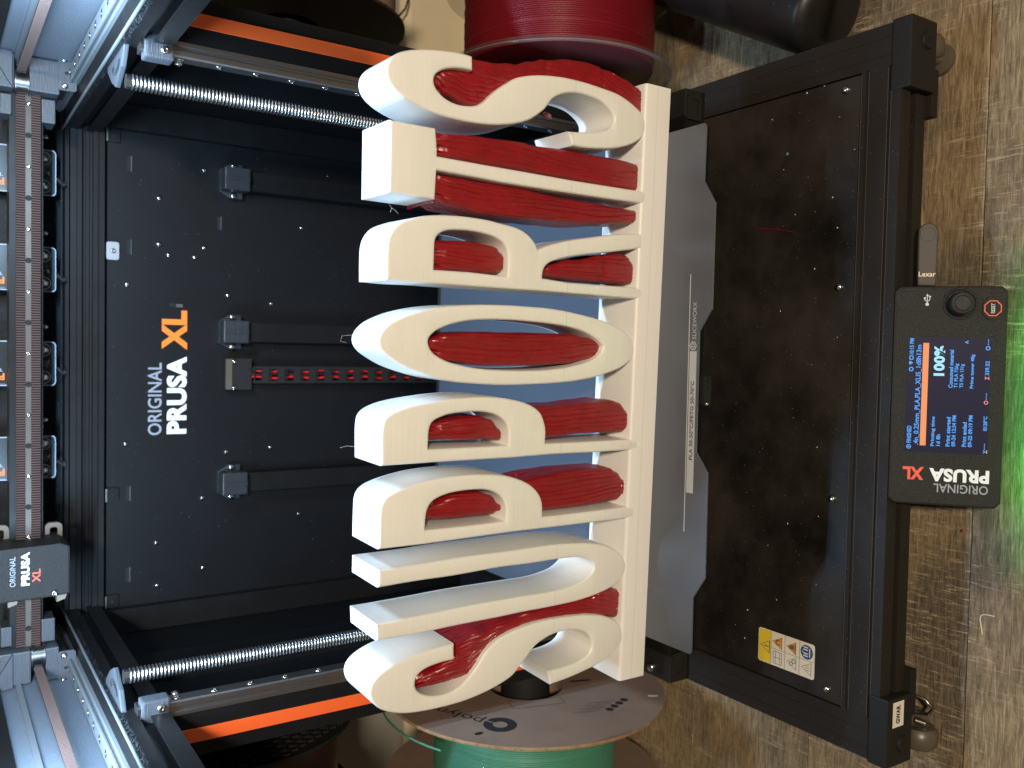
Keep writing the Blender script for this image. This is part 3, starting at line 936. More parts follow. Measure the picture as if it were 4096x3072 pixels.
for sx in (1, -1):
    zz = (379.0, 387.0) if sx > 0 else (367.5, 375.5)
    pts = [(224, 356), (252, 356), (252, 398), (246, 400), (224, 392)]
    mb = MB()
    # block in two halves so that the pulley sits in a real slot
    a, b = sorted((sx * 223.5, sx * 250))
    mb.box(a, b, 176, 214, 356.5, zz[0] - 1.2)
    mb.box(a, b, 176, 214, zz[1] + 1.2, 399)
    mb.box(*sorted((sx * 240, sx * 250)), 200, 214, zz[0] - 1.2, zz[1] + 1.2)
    blk = part(mb, 'gantry_block', BLOCKP, bevel=1.0)
    part(MB().prism([(a, 390), (b, 390), (b + sx * 2, 404), (b - 3, 404)] if sx > 0 else [(b, 390), (a, 390), (a - 2, 404), (a + 3, 404)], 1, 172, 200), 'block_fin', BLOCKP, blk)
    part(MB().box(*sorted((sx * 203, sx * 222)), 190, 214, 358, 368), 'belt_clamp', BLOCKP, bevel=0.8)
    part(MB().box(*sorted((sx * 206, sx * 222)), 191, 214, 389, 397), 'belt_clamp', BLOCKP, bevel=0.8)
    px_ = sx * 230
    part(MB().lathe([(0.1, zz[0] - 1), (8.6, zz[0] - 1), (8.6, zz[0]), (7.2, zz[0]), (7.2, zz[1]), (8.6, zz[1]), (8.6, zz[1] + 1), (0.1, zz[1] + 1)], (px_, 182, 0), 2, 32), 'pulley', STEEL, smooth=40)
    arc = []
    for q in range(9):
        t = math.pi * (0.5 + 0.5 * q / 8 + 0.0)
        arc.append((px_ + sx * 8.0 * -math.cos(t) * 1.0, 182 - 0 + 8.0 * math.sin(t)))
    # side belt towards the front
    mb = MB(); xo = sx * 239.6
    mb.box(xo - 0.6, xo + 0.6, -270, 180, zz[0] + 0.8, zz[1] - 0.8)
    y = -269.0
    xi = xo - sx * 0.6
    while y < 178:
        mb.add([(xi, y, zz[0] + .8), (xi - sx * .8, y + .35, zz[0] + .8), (xi - sx * .8, y + 1.05, zz[0] + .8), (xi, y + 1.4, zz[0] + .8), (xi, y, zz[1] - .8), (xi - sx * .8, y + .35, zz[1] - .8), (xi - sx * .8, y + 1.05, zz[1] - .8), (xi, y + 1.4, zz[1] - .8)],
               [(0, 1, 5, 4), (1, 2, 6, 5), (2, 3, 7, 6), (0, 3, 2, 1), (4, 5, 6, 7)])
        y += 2.0
    shade_belt_gaps(part(mb, 'side_belt', BELTM))
    # metal plate below the block that rides on the Y rail
    a, b = sorted((sx * 226, sx * 256))
    plt = part(slab(MB(), ((a + b) / 2, 175, 351), X, Z, rr(27, 13.5, 2.2, 3), -1.8), 'carriage_plate', BLOCKP)
    for dx_ in (-10.4, 10.4):
        pl(SCREW, 'screw', plt, ((a + b) / 2 + dx_, 173.1, 353.4), N_, 0.75)
    part(MB().lathe([(0.1, 173.1), (1.2, 173.1)], ((a + b) / 2, 0, 352), 1, 12), 'hole', DARKHOLE, plt)
    part(MB().box(*sorted((sx * 229, sx * 249)), 180, 214, 350.4, 356.4), 'rail_carriage', RAILM)

# parked tool head on the left, seen from the front
th = part(MB().prism([(-176, 350.5), (-137.5, 350.5), (-134.5, 357), (-136, 412), (-178, 412), (-177, 362)], 1, 158, 212), 'tool_head', DISPP, bevel=1.5)
mb = MB(); put_text(mb, 'ORIGINAL', (-165.4, 157.8, 389.0), X, Z, 23.6, 3.9, 0.006, 0.1); part(mb, 'tool_logo_grey', GREYP, th)
mb = MB(); put_text(mb, 'PRUSA', (-165.4, 157.8, 379.3), X, Z, 26.2, 5.9, 0.04, 0.1); part(mb, 'tool_logo_white', WHITEP, th)
mb = MB(); put_text(mb, 'XL', (-163.6, 157.8, 371.8), X, Z, 10.4, 5.6, 0.02, 0.1); part(mb, 'tool_logo_red', REDP, th)
for x0, z0 in ((-133, 358), (-132, 397)):
    mb = MB(); ring_slab(mb, (x0, 200, z0), X, Z, rr(15.5, 13, 4, 4), rr(8, 6, 2, 4), -4)
    part(mb, 'latch_ring', SHADECREAM, th)
for z0 in (360, 394):
    part(MB().prism([(-182, z0), (-174, z0), (-174, z0 - 8), (-180, z0 - 6)], 1, 160, 170), 'latch_tab', SHADECREAM, th)
pl(SCREW, 'screw', th, (-174, 157.6, 362), N_, 0.9)

# bed: heater block under the sheet, rear lip, corner arms
hb = part(MB().box(-184, 184, -181, 187, -6.5, -1.6), 'heated_bed', SIDEDARK)
part(MB().box(-170, 170, -150, 170, -24, -6.6), 'bed_underframe', SIDEDARK)
part(MB().box(-183, 183, 187.4, 196, -9, -1.0), 'bed_rear_lip', RAILM, bevel=1.5)
for k in range(1, 4):
    part(MB().box(-184 + k * 92 - 0.6, -184 + k * 92 + 0.6, -181.4, -181, -6, -3), 'tile_gap', DARKHOLE, hb)
part(MB().box(-9.6, 11.1, -187.5, -181.1, -9, -2.6), 'front_sensor', BLACKP, bevel=0.8)
pl(SCREW, 'screw', PR, (-8.4, -187.6, -4.5), N_, 0.45)
for sx in (1, -1):
    a, b = sorted((sx * 186.5, sx * 219))
    arm = part(MB().box(a, b, -149, 160, -34, -14), 'bed_arm', FRAMEU)
    c = part(MB().prism([(sx * 199, -150), (sx * 219, -150), (sx * 219, -112), (sx * 199, -112)], 2, -30, -13.4), 'arm_bracket', BLACKP, bevel=0.8)
    pl(DOME, 'screw', c, (sx * 212.5, -130, -13.3), Z, 1.25)
    mb = MB(); ring_slab(mb, (sx * 206, -151, -22), X, Z, rr(18, 14, 1, 1), rr(12, 8.6, 1, 1), -12)
    part(mb, 'arm_hook', BLACKP, c)

# ------------------------------------------------------------------ display box (part of the printer)
DO = Vector((1.3, -270.4, -92.4)); DU = (1, 0, 0); DV = Vector((0, -0.772998, -0.634408)); DN = Vector((0, -0.634408, 0.772998))
VU = tuple(-DV)          # upwards along the face


def dface(pts, t, lift):  # outline given as (u, v) with v downwards
    return slab(MB(), DO, DU, VU, [(a, -b) for a, b in pts][::-1], t, lift)


mb = MB()
po = [(-69, 0), (69, 0), (72.6, 3.5), (72.6, 64.5), (69, 68), (-69, 68), (-72.6, 64.5), (-72.6, 3.5)]
slab(mb, DO, DU, VU, [(a, -b) for a, b in po][::-1], 20, -20)
dbox = part(mb, 'display_box', DISPP, bevel=1.6)
for u in (59.5, -60):
    mb = MB(); slab(mb, DO, DU, VU, [(u - 4, 0.5), (u + 4, 0.5), (u + 4, 3.2), (u - 4, 3.2)], 5, -12); part(mb, 'hinge_tab', BLACKP, dbox, bevel=0.6)
mb = MB(); slab(mb, DO, DU, VU, [(-14, 5), (14, 5), (14, -20), (-14, -20)], 10, -40); part(mb, 'display_arm', BLACKP, dbox)


def q_(mb, u0, u1, v0, v1, lift):
    return quad(mb, DO, DU, VU, u0, u1, -v1, -v0, lift)


part(q_(MB(), -37.2, 38.8, 9.0, 58.8, 0.10), 'screen', SCREENM, dbox)


def dtext(s, u0, v0, u1, v1, bold=0.03):
    put_text(MBT, s, DO + Vector(DU) * u0 + DV * v1, DU, VU, u1 - u0, v1 - v0, bold, 0.2)


MBT = MB()
dtext('FINISHED', -31.6, 10.3, -20.2, 13.1)
ring_slab(MBT, DO, DU, VU, rr(3, 3, 1.49, 4, -34, -11.7), rr(2, 2, 0.99, 4, -34, -11.7), 0.02, 0.2)
quad(MBT, DO, DU, VU, -34.5, -33.5, -12.2, -11.2, 0.2)
dtext('10:15 PM', 27.4, 10.2, 38.0, 12.8)
ring_slab(MBT, DO, DU, VU, rr(3, 2.8, 1.2, 3, 17.6, -11.6), rr(1.7, 1.5, 0.7, 3, 17.6, -11.6), 0.02, 0.2)
slab(MBT, DO, DU, VU, [(20.4, -10.6), (21.8, -10.0), (23.2, -10.6), (21.8, -12.8)], 0.02, 0.2)
ring_slab(MBT, DO, DU, VU, rr(2.8, 2.6, 0.6, 2, 25.2, -11.5), rr(1.6, 1.4, 0.3, 2, 25.2, -11.5), 0.02, 0.2)
dtext('.4n_0.25mm_PLA,PLA_XLIS_1d8h13m', -32.6, 14.4, 33.8, 18.0, 0.02)
dtext('Consumed material', 5.8, 34.4, 30.8, 37.0)
dtext('T1 PLA 726g', 5.9, 37.7, 21.8, 40.5)
dtext('T5 PLA 131g', 6.0, 41.0, 21.6, 43.8)
dtext('Prime tower 48g', 5.8, 47.1, 28.0, 49.8)
dtext('Printing time', -33.1, 24.9, -13.5, 27.6)
dtext('1d 8h', -32.8, 28.2, -25.1, 30.7)
dtext('Print started', -32.9, 34.0, -13.5, 36.6)
dtext('09-24 12:34 PM', -32.7, 37.4, -12.3, 39.9)
dtext('Print ended', -32.6, 43.7, -16.5, 46.3)
dtext('09-25 09:19 PM', -32.7, 47.2, -11.9, 49.7)
dtext('28°C', -18.4, 55.8, -12.2, 58.2)
for k in range(4):
    quad(MBT, DO, DU, VU, -21.6 + k * .75, -21.2 + k * .75, -58.2, -55.9, 0.2)
dtext('339.32', 14.6, 55.8, 23.8, 58.3)
dtext('...', -34.0, 56.8, -30.0, 57.4); dtext('...', -1.4, 56.8, 3.0, 57.4); dtext('...', 34.2, 56.8, 38.0, 57.4)
slab(MBT, DO, DU, VU, [(34.8, -45.4), (35.9, -43.0), (37.0, -45.4), (36.3, -45.4), (35.9, -44.3), (35.4, -45.4)], 0.02, 0.2)
ring_slab(MBT, DO, DU, VU, rr(2.8, 2.8, 1.3, 4, 32.2, -57.0), rr(1.6, 1.6, .75, 4, 32.2, -57.0), 0.02, 0.2)
slab(MBT, DO, DU, VU, [(-36.4, -56.0), (-35.4, -57.0), (-34.4, -56.0), (-34.4, -56.6), (-35.4, -57.8), (-36.4, -56.6)], 0.02, 0.2)
part(MBT, 'screen_text', SCRTXT, dbox)
MBT = MB(); dtext('100%', 13.5, 25.2, 33.3, 31.8, 0.045); part(MBT, 'percent_text', SCRBIG, dbox)
part(q_(MB(), -32.9, 35.1, 18.4, 22.0, 0.2), 'progress_bar', SCRBAR, dbox)
MBT = MB(); dtext('Z', 11.6, 55.8, 13.8, 58.4, .04)
ring_slab(MBT, DO, DU, VU, rr(2.6, 2.6, 1.29, 4, -3.2, -57), rr(1.5, 1.5, .74, 4, -3.2, -57), 0.02, 0.2)
quad(MBT, DO, DU, VU, -36.4, -34.4, -58.8, -58.0, 0.2)
part(MBT, 'screen_icons', SCRPINK, dbox)

# knob: cone-shaped skirt and a flat round top
c = DO + Vector(DU) * 61.0 + DV * 39.6
def disc_stack(mb, c, n, rows, seg=36):
    n = Vector(n); a = Vector((1, 0, 0)); b = n.cross(a).normalized(); vs = []; fs = []
    for r, t in rows:
        for k in range(seg):
            an = 2 * math.pi * k / seg
            vs.append(Vector(c) + n * t + (a * math.cos(an) + b * math.sin(an)) * r)
    for i in range(len(rows) - 1):
        for k in range(seg):
            fs.append((i * seg + k, i * seg + (k + 1) % seg, (i + 1) * seg + (k + 1) % seg, (i + 1) * seg + k))
    fs.append(tuple(range((len(rows) - 1) * seg, len(rows) * seg)))
    return mb.add(vs, fs)


part(disc_stack(MB(), c, DN, [(10.6, 0.0), (10.2, 0.9), (9.4, 1.0), (8.4, 0.4)]), 'knob_bezel', DISPP, dbox, smooth=30)
part(disc_stack(MB(), c, DN, [(7.6, 0.3), (7.4, 8.4), (6.6, 9.6), (5.0, 9.9), (4.4, 9.5)]), 'knob', BLACKP, dbox, smooth=30)
oc = [(58.1 + 5.5 * math.cos(math.radians(22.5 + 45 * k)), -58.8 + 5.5 * math.sin(math.radians(22.5 + 45 * k))) for k in range(8)]
mb = MB(); slab(mb, DO, DU, VU, [(58.1 + (a - 58.1) * 1.5, -59.2 + (b + 58.8) * 1.28) for a, b in oc], 1.0, 0.0); part(mb, 'reset_button', DISPP, dbox, bevel=0.3)
mb = MB(); ring_slab(mb, DO, DU, VU, oc, [(58.1 + (a - 58.1) * .88, -58.8 + (b + 58.8) * .88) for a, b in oc], 0.05, 1.05); part(mb, 'reset_octagon', REDP, dbox)
MBT = MB(); put_text(MBT, 'RESET', DO + Vector(DU) * 54.9 + DV * 60.0, DU, VU, 6.5, 2.3, 0.02, 1.1); part(MBT, 'reset_text', LGREYP, dbox)
# USB symbol: trident pointing right
mb = MB()
quad(mb, DO, DU, VU, 60.0, 66.4, -20.1, -19.6, 0.15)
slab(mb, DO, DU, VU, rr(2.2, 2.2, 1.09, 4, 60.6, -19.85), 0.05, 0.15)
slab(mb, DO, DU, VU, [(66.0, -20.7), (67.6, -19.85), (66.0, -19.0)], 0.05, 0.15)
for s_, e in ((1, 64.6), (-1, 65.6)):
    slab(mb, DO, DU, VU, [(62.0, -19.85), (63.4, -19.85 + s_ * 1.7), (e, -19.85 + s_ * 1.7), (e, -19.85 + s_ * 1.25), (63.6, -19.85 + s_ * 1.25), (62.6, -19.85)][::s_], 0.05, 0.15)
    slab(mb, DO, DU, VU, rr(1.4, 1.3, 0.5, 2, e, -19.85 + s_ * 1.5), 0.05, 0.15)
part(mb, 'usb_symbol', LGREYP, dbox)
# lettering on the left part, running upwards with the letter tops to the left
LU = VU; LL = (-1, 0, 0)
def left_text(s, u0, u1, v0, v1, m_, bold, name):
    mb = MB(); put_text(mb, s, DO + Vector(DU) * u1 + DV * v0, LU, LL, v0 - v1, u1 - u0, bold, 0.15)
    part(mb, name, m_, dbox)


left_text('ORIGINAL', -63.6, -57.8, 60.2, 27.6, GREYP, 0.012, 'display_logo_grey')
left_text('PRUSA', -56.4, -47.6, 60.6, 24.8, WHITEP, 0.045, 'display_logo_white')
left_text('XL', -56.0, -47.4, 21.6, 8.6, REDP, 0.045, 'display_logo_red')

# ------------------------------------------------------------------ USB stick in the right side of the display
us = root('usb_stick', 'small brownish grey USB stick plugged into the side of the screen box', 'USB stick', (0, 0, ZF))
Ou = DO + Vector(DU) * 73.2 + DV * 19.8 + DN * -4.0
mb = MB()
out = [(0, -4.9)] + [(30, -6.0)] + [(35.5 + 6.0 * math.cos(a), 6.0 * math.sin(a)) for a in [math.radians(-75 + 15 * k) for k in range(11)]] + [(30, 6.0), (0, 5.6)]
out = [(-0.2, -5.6)] + out[1:]
slab(mb, Ou, DU, VU, out, 6.0, -6.0)
body = part(mb, 'stick_body', USBM, us, bevel=0.9)
part(disc_stack(MB(), Ou + Vector(DU) * 34.0 + Vector(VU) * 0.4, DN, [(4.8, 0.08), (3.4, -0.25), (1.2, -0.4)]), 'thumb_dent', USBM, us, smooth=40)
mb = MB(); put_text(mb, 'Lexar', Ou + Vector(DU) * 4.6 + DV * 4.7, VU, (-1, 0, 0), 0.1, 0.1, 0.01, 0.2)
mb = MB(); put_text(mb, 'Lexar', Ou + Vector(DU) * 6.0 + Vector(VU) * 5.2, DV, DU, 10.4, 3.3, 0.015, 0.12)
part(mb, 'stick_text', USBT, us)

# ------------------------------------------------------------------ printing sheet on the bed
sh = root('build_sheet', 'blue grey flexible steel print sheet lying on the printer bed', 'print sheet', (0, 0, -1.4))
h_ = [(-185, 187), (-185, -182), (-183, -183.5), (-144.8, -183.5), (-128.5, -194.5), (-55.5, -194.2), (-42, -182.9), (41.8, -182.9), (57.2, -194.2), (129, -194.6), (145.3, -183.6), (182.6, -184.4), (185, -182.6), (185, 187)]
MB().prism(h_, 2, 0.0, 1.4).build('sheet_plate', SHEETM, sh, bevel=0.25)
MB().box(-71.5, 28.0, -181.2, -174.6, 1.42, 1.45).build('marking_bar', LGREYP, sh)
mb = MB(); quad(mb, (0, 0, 1.42), X, Y, -99.5, 82, -173.9, -173.0); mb.build('marking_line', LGREYP, sh)
mb = MB(); put_text(mb, 'PLA 30-50°C/PETG 50-70°C', (-48.2, -179.7, 1.5), X, Y, 55.5, 3.6, 0.02); mb.build('marking_text', DKTEXT, sh)
mb = MB(); put_text(mb, 'SLICEWORX', (36.4, -180.2, 1.42), X, Y, 26.0, 3.6, 0.0); mb.build('sheet_lettering', LGREYP, sh)
mb = MB()
hx = [(31.8 + 3.5 * math.cos(math.radians(90 + 60 * k)), -177.6 + 3.5 * math.sin(math.radians(90 + 60 * k))) for k in range(6)]
for i in range(6):
    j = (i + 1) % 6
    c_ = (31.8, -177.6)
    f = lambda p, q: (c_[0] + (p[0] - c_[0]) * q, c_[1] + (p[1] - c_[1]) * q)
    mb.add([(*f(hx[i], 1), 1.42), (*f(hx[j], 1), 1.42), (*f(hx[j], .78), 1.42), (*f(hx[i], .78), 1.42)], [(0, 1, 2, 3)])
    if i % 2 == 0:
        mb.add([(*f(hx[i], .62), 1.42), (*f(hx[j], .62), 1.42), (*f(hx[j], .12), 1.42), (*f(hx[i], .3), 1.42)], [(0, 1, 2, 3)])
    else:
        mb.add([(*f(hx[i], .62), 1.42), (*f(hx[j], .62), 1.42), (*f(hx[j], .5), 1.42), (*f(hx[i], .5), 1.42)], [(0, 1, 2, 3)])
mb.build('sheet_emblem', LGREYP, sh)

# ------------------------------------------------------------------ the printed lettering
PT = root('printed_lettering', 'white 3D printed word of tall block letters on one plinth with red supports', '3D print', (0.52, -142.02, 0), math.radians(-1.75))
LETTERS = {
 'S2': [
  [(205.8,165.4,1),(206.3,169.7),(206.1,176.9),(205.5,185.1),(204.5,192.7),(203,201.1),(201.1,208.4),(198.6,214.5),(195.9,218.5),(192.9,221.4),(189.4,223.1),(185.5,223.4),(181.7,222.3),(177.7,219.4),(173.9,213.7),(171.1,207.4),(169.3,201.5),(167.8,195.7),(166.6,187.5),(166,178.2),(165.7,167),(166.2,155.5),(167.4,145),(169.9,133.3),(173.5,123.1),(177.1,117),(181.3,111.5),(184.9,107.9),(188.6,105.5),(192.1,101.9),(195.4,95.5),(197.2,89.1),(198.1,82.5),(197.8,72.3),(196.2,63.3),(193.2,56.9),(190,52.5),(186.3,50.5),(182.7,51.4),(179.2,54.7),(176.5,60.8),(174.3,71.1),(172.9,81.2),(172.1,89.8,1),(163.3,85.7,1),(163.1,77.3),(164.3,63.6),(166.5,49.7),(169.6,39.1),(173.4,30.6),(177.5,24.9),(182,22.4),(187,22.1),(191.2,23.5),(195,26.7),(198.8,33.6),(201.8,41),(204.1,49.7),(205.4,62.4),(206.3,74.2),(206.6,85.6),(206.4,96.1),(205.1,108.9),(203.5,118.3),(201,127.4),(198.6,133.4),(194.6,139.2),(190.4,145),(185.5,150.5),(180.9,154.9),(177.9,158.9),(176.1,163.9),(175.3,170.1),(175.4,176.3),(177.2,183),(180.1,188),(182.9,190.5),(185.5,191.6),(188.3,191.4),(190.9,190),(193.3,186.9),(195.5,181.5),(196.9,174.9),(197.3,169.9),(197.4,164.8,1)],
 ],
 'T': [
  [(158.9,219.8,1),(158.6,189.4,1),(149.2,188.1,1),(142.2,187.7,1),(141.6,154.5,1),(141.2,123.7,1),(140.5,86.2,1),(140.4,31.6,1),(140.5,18.9,1),(131.9,18.4,1),(131.6,44.1,1),(131.6,90.4,1),(132,142.5,1),(132.6,154.1,1),(133.6,187.7,1),(125.5,188,1),(116,188.3,1),(116.5,219.3,1)],
 ],
 'R': [
  [(65.3,219.5,1),(64.9,203.9),(65.2,185.5),(65,151.4),(65,120.2),(65.1,108.6),(64.6,68.6),(64.1,18,1),(72.3,18.5,1),(72.1,62.1,1),(72.2,85.4,1),(73.7,106.1,1),(77.2,106.1),(81,104.8),(83.8,101.7),(86,96.6),(88.9,86.2),(92,70.1),(95.2,49.2),(100.3,20.2,1),(110.6,20.8,1),(108.4,42.8),(105.9,56.9),(103.3,70.7),(100.7,84.1),(98.1,94),(95.2,103.6),(92.2,110.5,1),(92.9,111.3),(95.4,112.2),(99.7,116.6),(102.8,121.7),(105.1,129.2),(106.5,141.4),(107.6,150.2),(108.1,167.6),(107.4,181.5),(106.6,189.2),(105,197.8),(103,204.1),(100.5,210.3),(97.8,214.4),(94,217.3),(89.2,219.2),(83.6,219.8),(75.3,219.8)],
  [(73.8,187.5,1),(82.4,187.4),(92,187.3),(95.5,185),(98,180.1),(99.1,173.4),(99.5,161.5),(98.3,149.8),(96.3,142),(93.3,137),(89,134.6),(82.5,133.9),(73.1,134.1,1),(74,161.6,1)],
 ],
 'O': [
  [(28.5,223.9),(32.7,223),(37,220.1),(40.7,215.6),(43.7,209.4),(46.4,202.6),(48.9,193.6),(51.1,182.7),(52.6,171.6),(53.6,160.1),(54.3,148.4),(54.7,129.6),(54.6,120.8),(54.2,101.6),(52.8,85),(50.4,67.9),(47.8,53.7),(44.6,42.8),(40.9,33.8),(36.1,26.8),(30.8,23.5),(26.2,23.2),(21.7,24.5),(18,28.7),(14.2,35.9),(11.4,44.5),(8,57.2),(5.6,72.4),(4.2,85.9),(3.2,105.7),(2.7,124.7),(2.7,137),(3.4,152.3),(4.7,169.8),(6.5,181.1),(8.9,190.6),(11.3,198.8),(13.9,205.8),(16.9,211.7),(20.7,218.1),(24.3,222)],
  [(29.3,190.2),(32.2,189.5),(35.2,186.6),(38.5,180.6),(41.6,171.2),(43.7,159.8),(44.6,148),(45,133),(44.8,120.3),(43.9,101.1),(42.4,84.5),(39.6,70.8),(35.5,60.1),(31.3,53.5),(28.5,52.1),(24.9,53.9),(21,59.3),(17.5,69.6),(14.8,83.1),(13,99.6),(12.4,118.9),(12.6,137.4),(13.5,152.7),(15.2,164.4),(17.8,175.9),(21.6,184.4),(25,188.4)],
 ],
 'P2': [
  [(-45.5,219.4,1),(-45.2,184.8,1),(-45.3,125.2,1),(-44.6,90.2,1),(-45,59.3,1),(-44.8,15.2,1),(-36.8,15.7,1),(-36.9,56.2,1),(-36.8,98.5,1),(-27.8,98.4),(-22.4,99.9),(-16.5,102.8),(-12.7,107.5),(-9.4,114.7),(-7,124.3),(-5.2,136.7),(-4.6,152),(-5.4,169.4),(-6.5,180.6),(-7.7,190),(-8.9,197.6),(-9.9,202.4),(-11.3,207.7),(-13.3,212.9),(-15.8,216.9),(-18.9,219.1),(-22.9,219.7),(-28.6,219.9)],
  [(-36.7,187.6,1),(-29.8,187.6),(-23.9,187.3),(-20,185.7),(-17.5,180.8),(-15.6,174.7),(-14.5,166.2),(-14.1,154.5),(-14.8,145.6),(-16.6,138.9),(-19.8,133.2),(-23.7,130),(-27.9,128.7),(-36.9,128.5,1),(-36.7,158.9,1)],
 ],
 'P1': [
  [(-96.2,219.7,1),(-96.3,188.6,1),(-95.6,154.3,1),(-95,123,1),(-95,97.7,1),(-94.9,58,1),(-94.8,16,1),(-86,16.5,1),(-86.6,60.6,1),(-86.9,98.4,1),(-79.9,98.6),(-74.3,100),(-69.2,103.5),(-64.6,108.9),(-61.2,115.5),(-57.9,125.1),(-56,134.5),(-54.6,150),(-54.5,161.7),(-54.9,173.2),(-55.9,184.5),(-57.3,192.7),(-59,200.8),(-61.2,208.7),(-63.4,213.9),(-65.8,217),(-69.3,219),(-74.3,219.6),(-81.5,219.7)],
  [(-87.3,187.9,1),(-79.5,187.8),(-73.6,186.6),(-69.9,184),(-67.3,178.5),(-65.3,170),(-64.5,158.4),(-64.9,146.5),(-66.5,139.8),(-69.9,133.6),(-74.1,130.2),(-79.5,128.5),(-87,128.6,1),(-87.4,159.3,1)],
 ],
 'U': [
  [(-108.5,219.3,1),(-108.3,188.2),(-107.3,159.7),(-107.4,122.5),(-107.1,107),(-107,87.1),(-108.2,66.5),(-110,52.2),(-112.7,41.2),(-116,33.6),(-120.9,26.6),(-125.7,22.9),(-129.9,21.5),(-134.5,22.4),(-138.8,25.6),(-143.2,32.1),(-146.4,42.9),(-148.9,57.2),(-150.1,71.3),(-150.7,91.7),(-150.8,111.5),(-151.4,130.5),(-151.9,163.9),(-152.7,192.2),(-152.5,219.3,1),(-141.5,220,1),(-141.5,208.9),(-140.9,181.5),(-139.9,152.5),(-139.7,121),(-139.7,105.5),(-139.7,85.5),(-138.3,71.9),(-135.8,61.5),(-131.6,54.6),(-127.4,51.8),(-123.8,53.2),(-120.3,58.8),(-118.2,67.3),(-117.9,76.4),(-117.8,86.6),(-118.1,109.7),(-117.8,131.9),(-118.9,165.1),(-119,193.4),(-119.7,219.3,1)],
 ],
 'S1': [
  [(-163.4,164.6,1),(-163.8,175),(-164.9,186.3),(-166.7,197.3),(-168.5,205.3),(-171.5,213.3),(-174.5,218.4),(-178.3,222),(-182.4,223.3),(-186.5,222.8),(-190.8,220.6),(-195.2,216.2),(-198.7,210.3),(-201.6,201.6),(-203,193.3),(-203.9,179.3),(-203.7,161.9),(-202.1,147),(-198.7,131.8),(-193.8,118.7),(-189.7,114.2),(-183.7,108),(-177.1,101.8),(-174.6,97.9),(-171.7,90.7),(-170,82.7),(-169.5,73.8),(-170.3,66.7),(-173,58.8),(-176.9,53.6),(-181.4,50.8),(-186,51),(-190.6,54.3),(-193.8,62),(-195.3,72.4),(-195.7,81.4),(-195.7,89.5,1),(-206,86.3,1),(-204.1,68.5),(-200.4,48.7),(-197,37.9),(-192.7,29.2),(-188.1,23.5),(-183.3,22),(-177.2,22.9),(-171.6,26.7),(-167.6,32.2),(-163.7,42),(-161.3,53),(-160.2,63.7),(-159.5,74.3),(-159.1,91.3),(-160.1,104.5),(-162.1,117.4),(-165.7,129.8),(-170.4,137.3),(-174.6,142.1),(-180.5,146.1),(-185.5,150.7),(-189.7,155.3),(-193,160),(-195.1,166.9),(-195.4,175),(-193.9,182.4),(-191,188.2),(-187.3,191.5),(-183.2,192),(-179.9,190.8),(-177.6,188.1),(-175.7,183.1),(-174.7,177.4),(-174.1,171.7),(-174,164.2,1)],
 ],
}

DEP = 42.0


def smooth_ring(ring):
    """Catmull-Rom through the traced points, straight at points flagged as corners"""
    n = len(ring); out = []
    for i in range(n):
        p1, p2 = ring[i], ring[(i + 1) % n]
        c1, c2 = len(p1) > 2, len(p2) > 2
        p0, p3 = ring[i - 1], ring[(i + 2) % n]
        a = (p1[0] * 2 - p2[0], p1[1] * 2 - p2[1]) if c1 else p0
        d = (p2[0] * 2 - p1[0], p2[1] * 2 - p1[1]) if c2 else p3
        L_ = math.hypot(p2[0] - p1[0], p2[1] - p1[1])
        k = 1 if (c1 and c2) else max(2, int(L_ / 1.6))
        for s_ in range(k):
            t = s_ / k; t2 = t * t; t3 = t2 * t
            out.append(tuple(0.5 * (2 * p1[j] + (p2[j] - a[j]) * t + (2 * a[j] - 5 * p1[j] + 4 * p2[j] - d[j]) * t2 + (3 * p1[j] - a[j] - 3 * p2[j] + d[j]) * t3) for j in (0, 1)))
    # light relaxation of the traced curve, corners kept
    return out


def letter(name, rings, label):
    cu = bpy.data.curves.new(name, 'CURVE')
    cu.dimensions = '2D'
    cu.fill_mode = 'BOTH'
    for ring in rings:
        pts = smooth_ring(ring)
        for _ in range(2):
            q = list(pts)
            for i in range(len(pts)):
                a, b, c = pts[i - 1], pts[i], pts[(i + 1) % len(pts)]
                v1 = (b[0] - a[0], b[1] - a[1]); v2 = (c[0] - b[0], c[1] - b[1])
                l1, l2 = math.hypot(*v1), math.hypot(*v2)
                if l1 < 4 and l2 < 4 and (v1[0] * v2[0] + v1[1] * v2[1]) / (l1 * l2 + 1e-9) > 0.85:
                    q[i] = ((a[0] + 2 * b[0] + c[0]) / 4, (a[1] + 2 * b[1] + c[1]) / 4)
            pts = q
        sp = cu.splines.new('POLY')
        sp.points.add(len(pts) - 1)
        for p_, (x, z) in zip(sp.points, pts):
            p_.co = (x, z, 0, 1)
        sp.use_cyclic_u = True
    bv = 2.1
    cu.extrude = (DEP - 0.6) / 2 - bv
    cu.bevel_depth = bv
    cu.offset = -bv
    cu.bevel_resolution = 2
    o = bpy.data.objects.new(name, cu); COL.objects.link(o)
    me = bpy.data.meshes.new_from_object(o.evaluated_get(bpy.context.evaluated_depsgraph_get()))
    bpy.data.objects.remove(o); bpy.data.curves.remove(cu)
    for v in me.vertices:
        x, z, d = v.co
        v.co = Vector((x, DEP / 2 - 0.4 - d, z)) * S
    bm = bmesh.new(); bm.from_mesh(me)
    bmesh.ops.remove_doubles(bm, verts=bm.verts, dist=0.00002)
    bmesh.ops.recalc_face_normals(bm, faces=bm.faces)
    bm.to_mesh(me); bm.free()
    me.materials.clear(); me.materials.append(WHITE)
    for p in me.polygons: p.use_smooth = True
    me.set_sharp_from_angle(angle=math.radians(28))
    o = link(name, me, PT)
    o['label'] = label
    return o


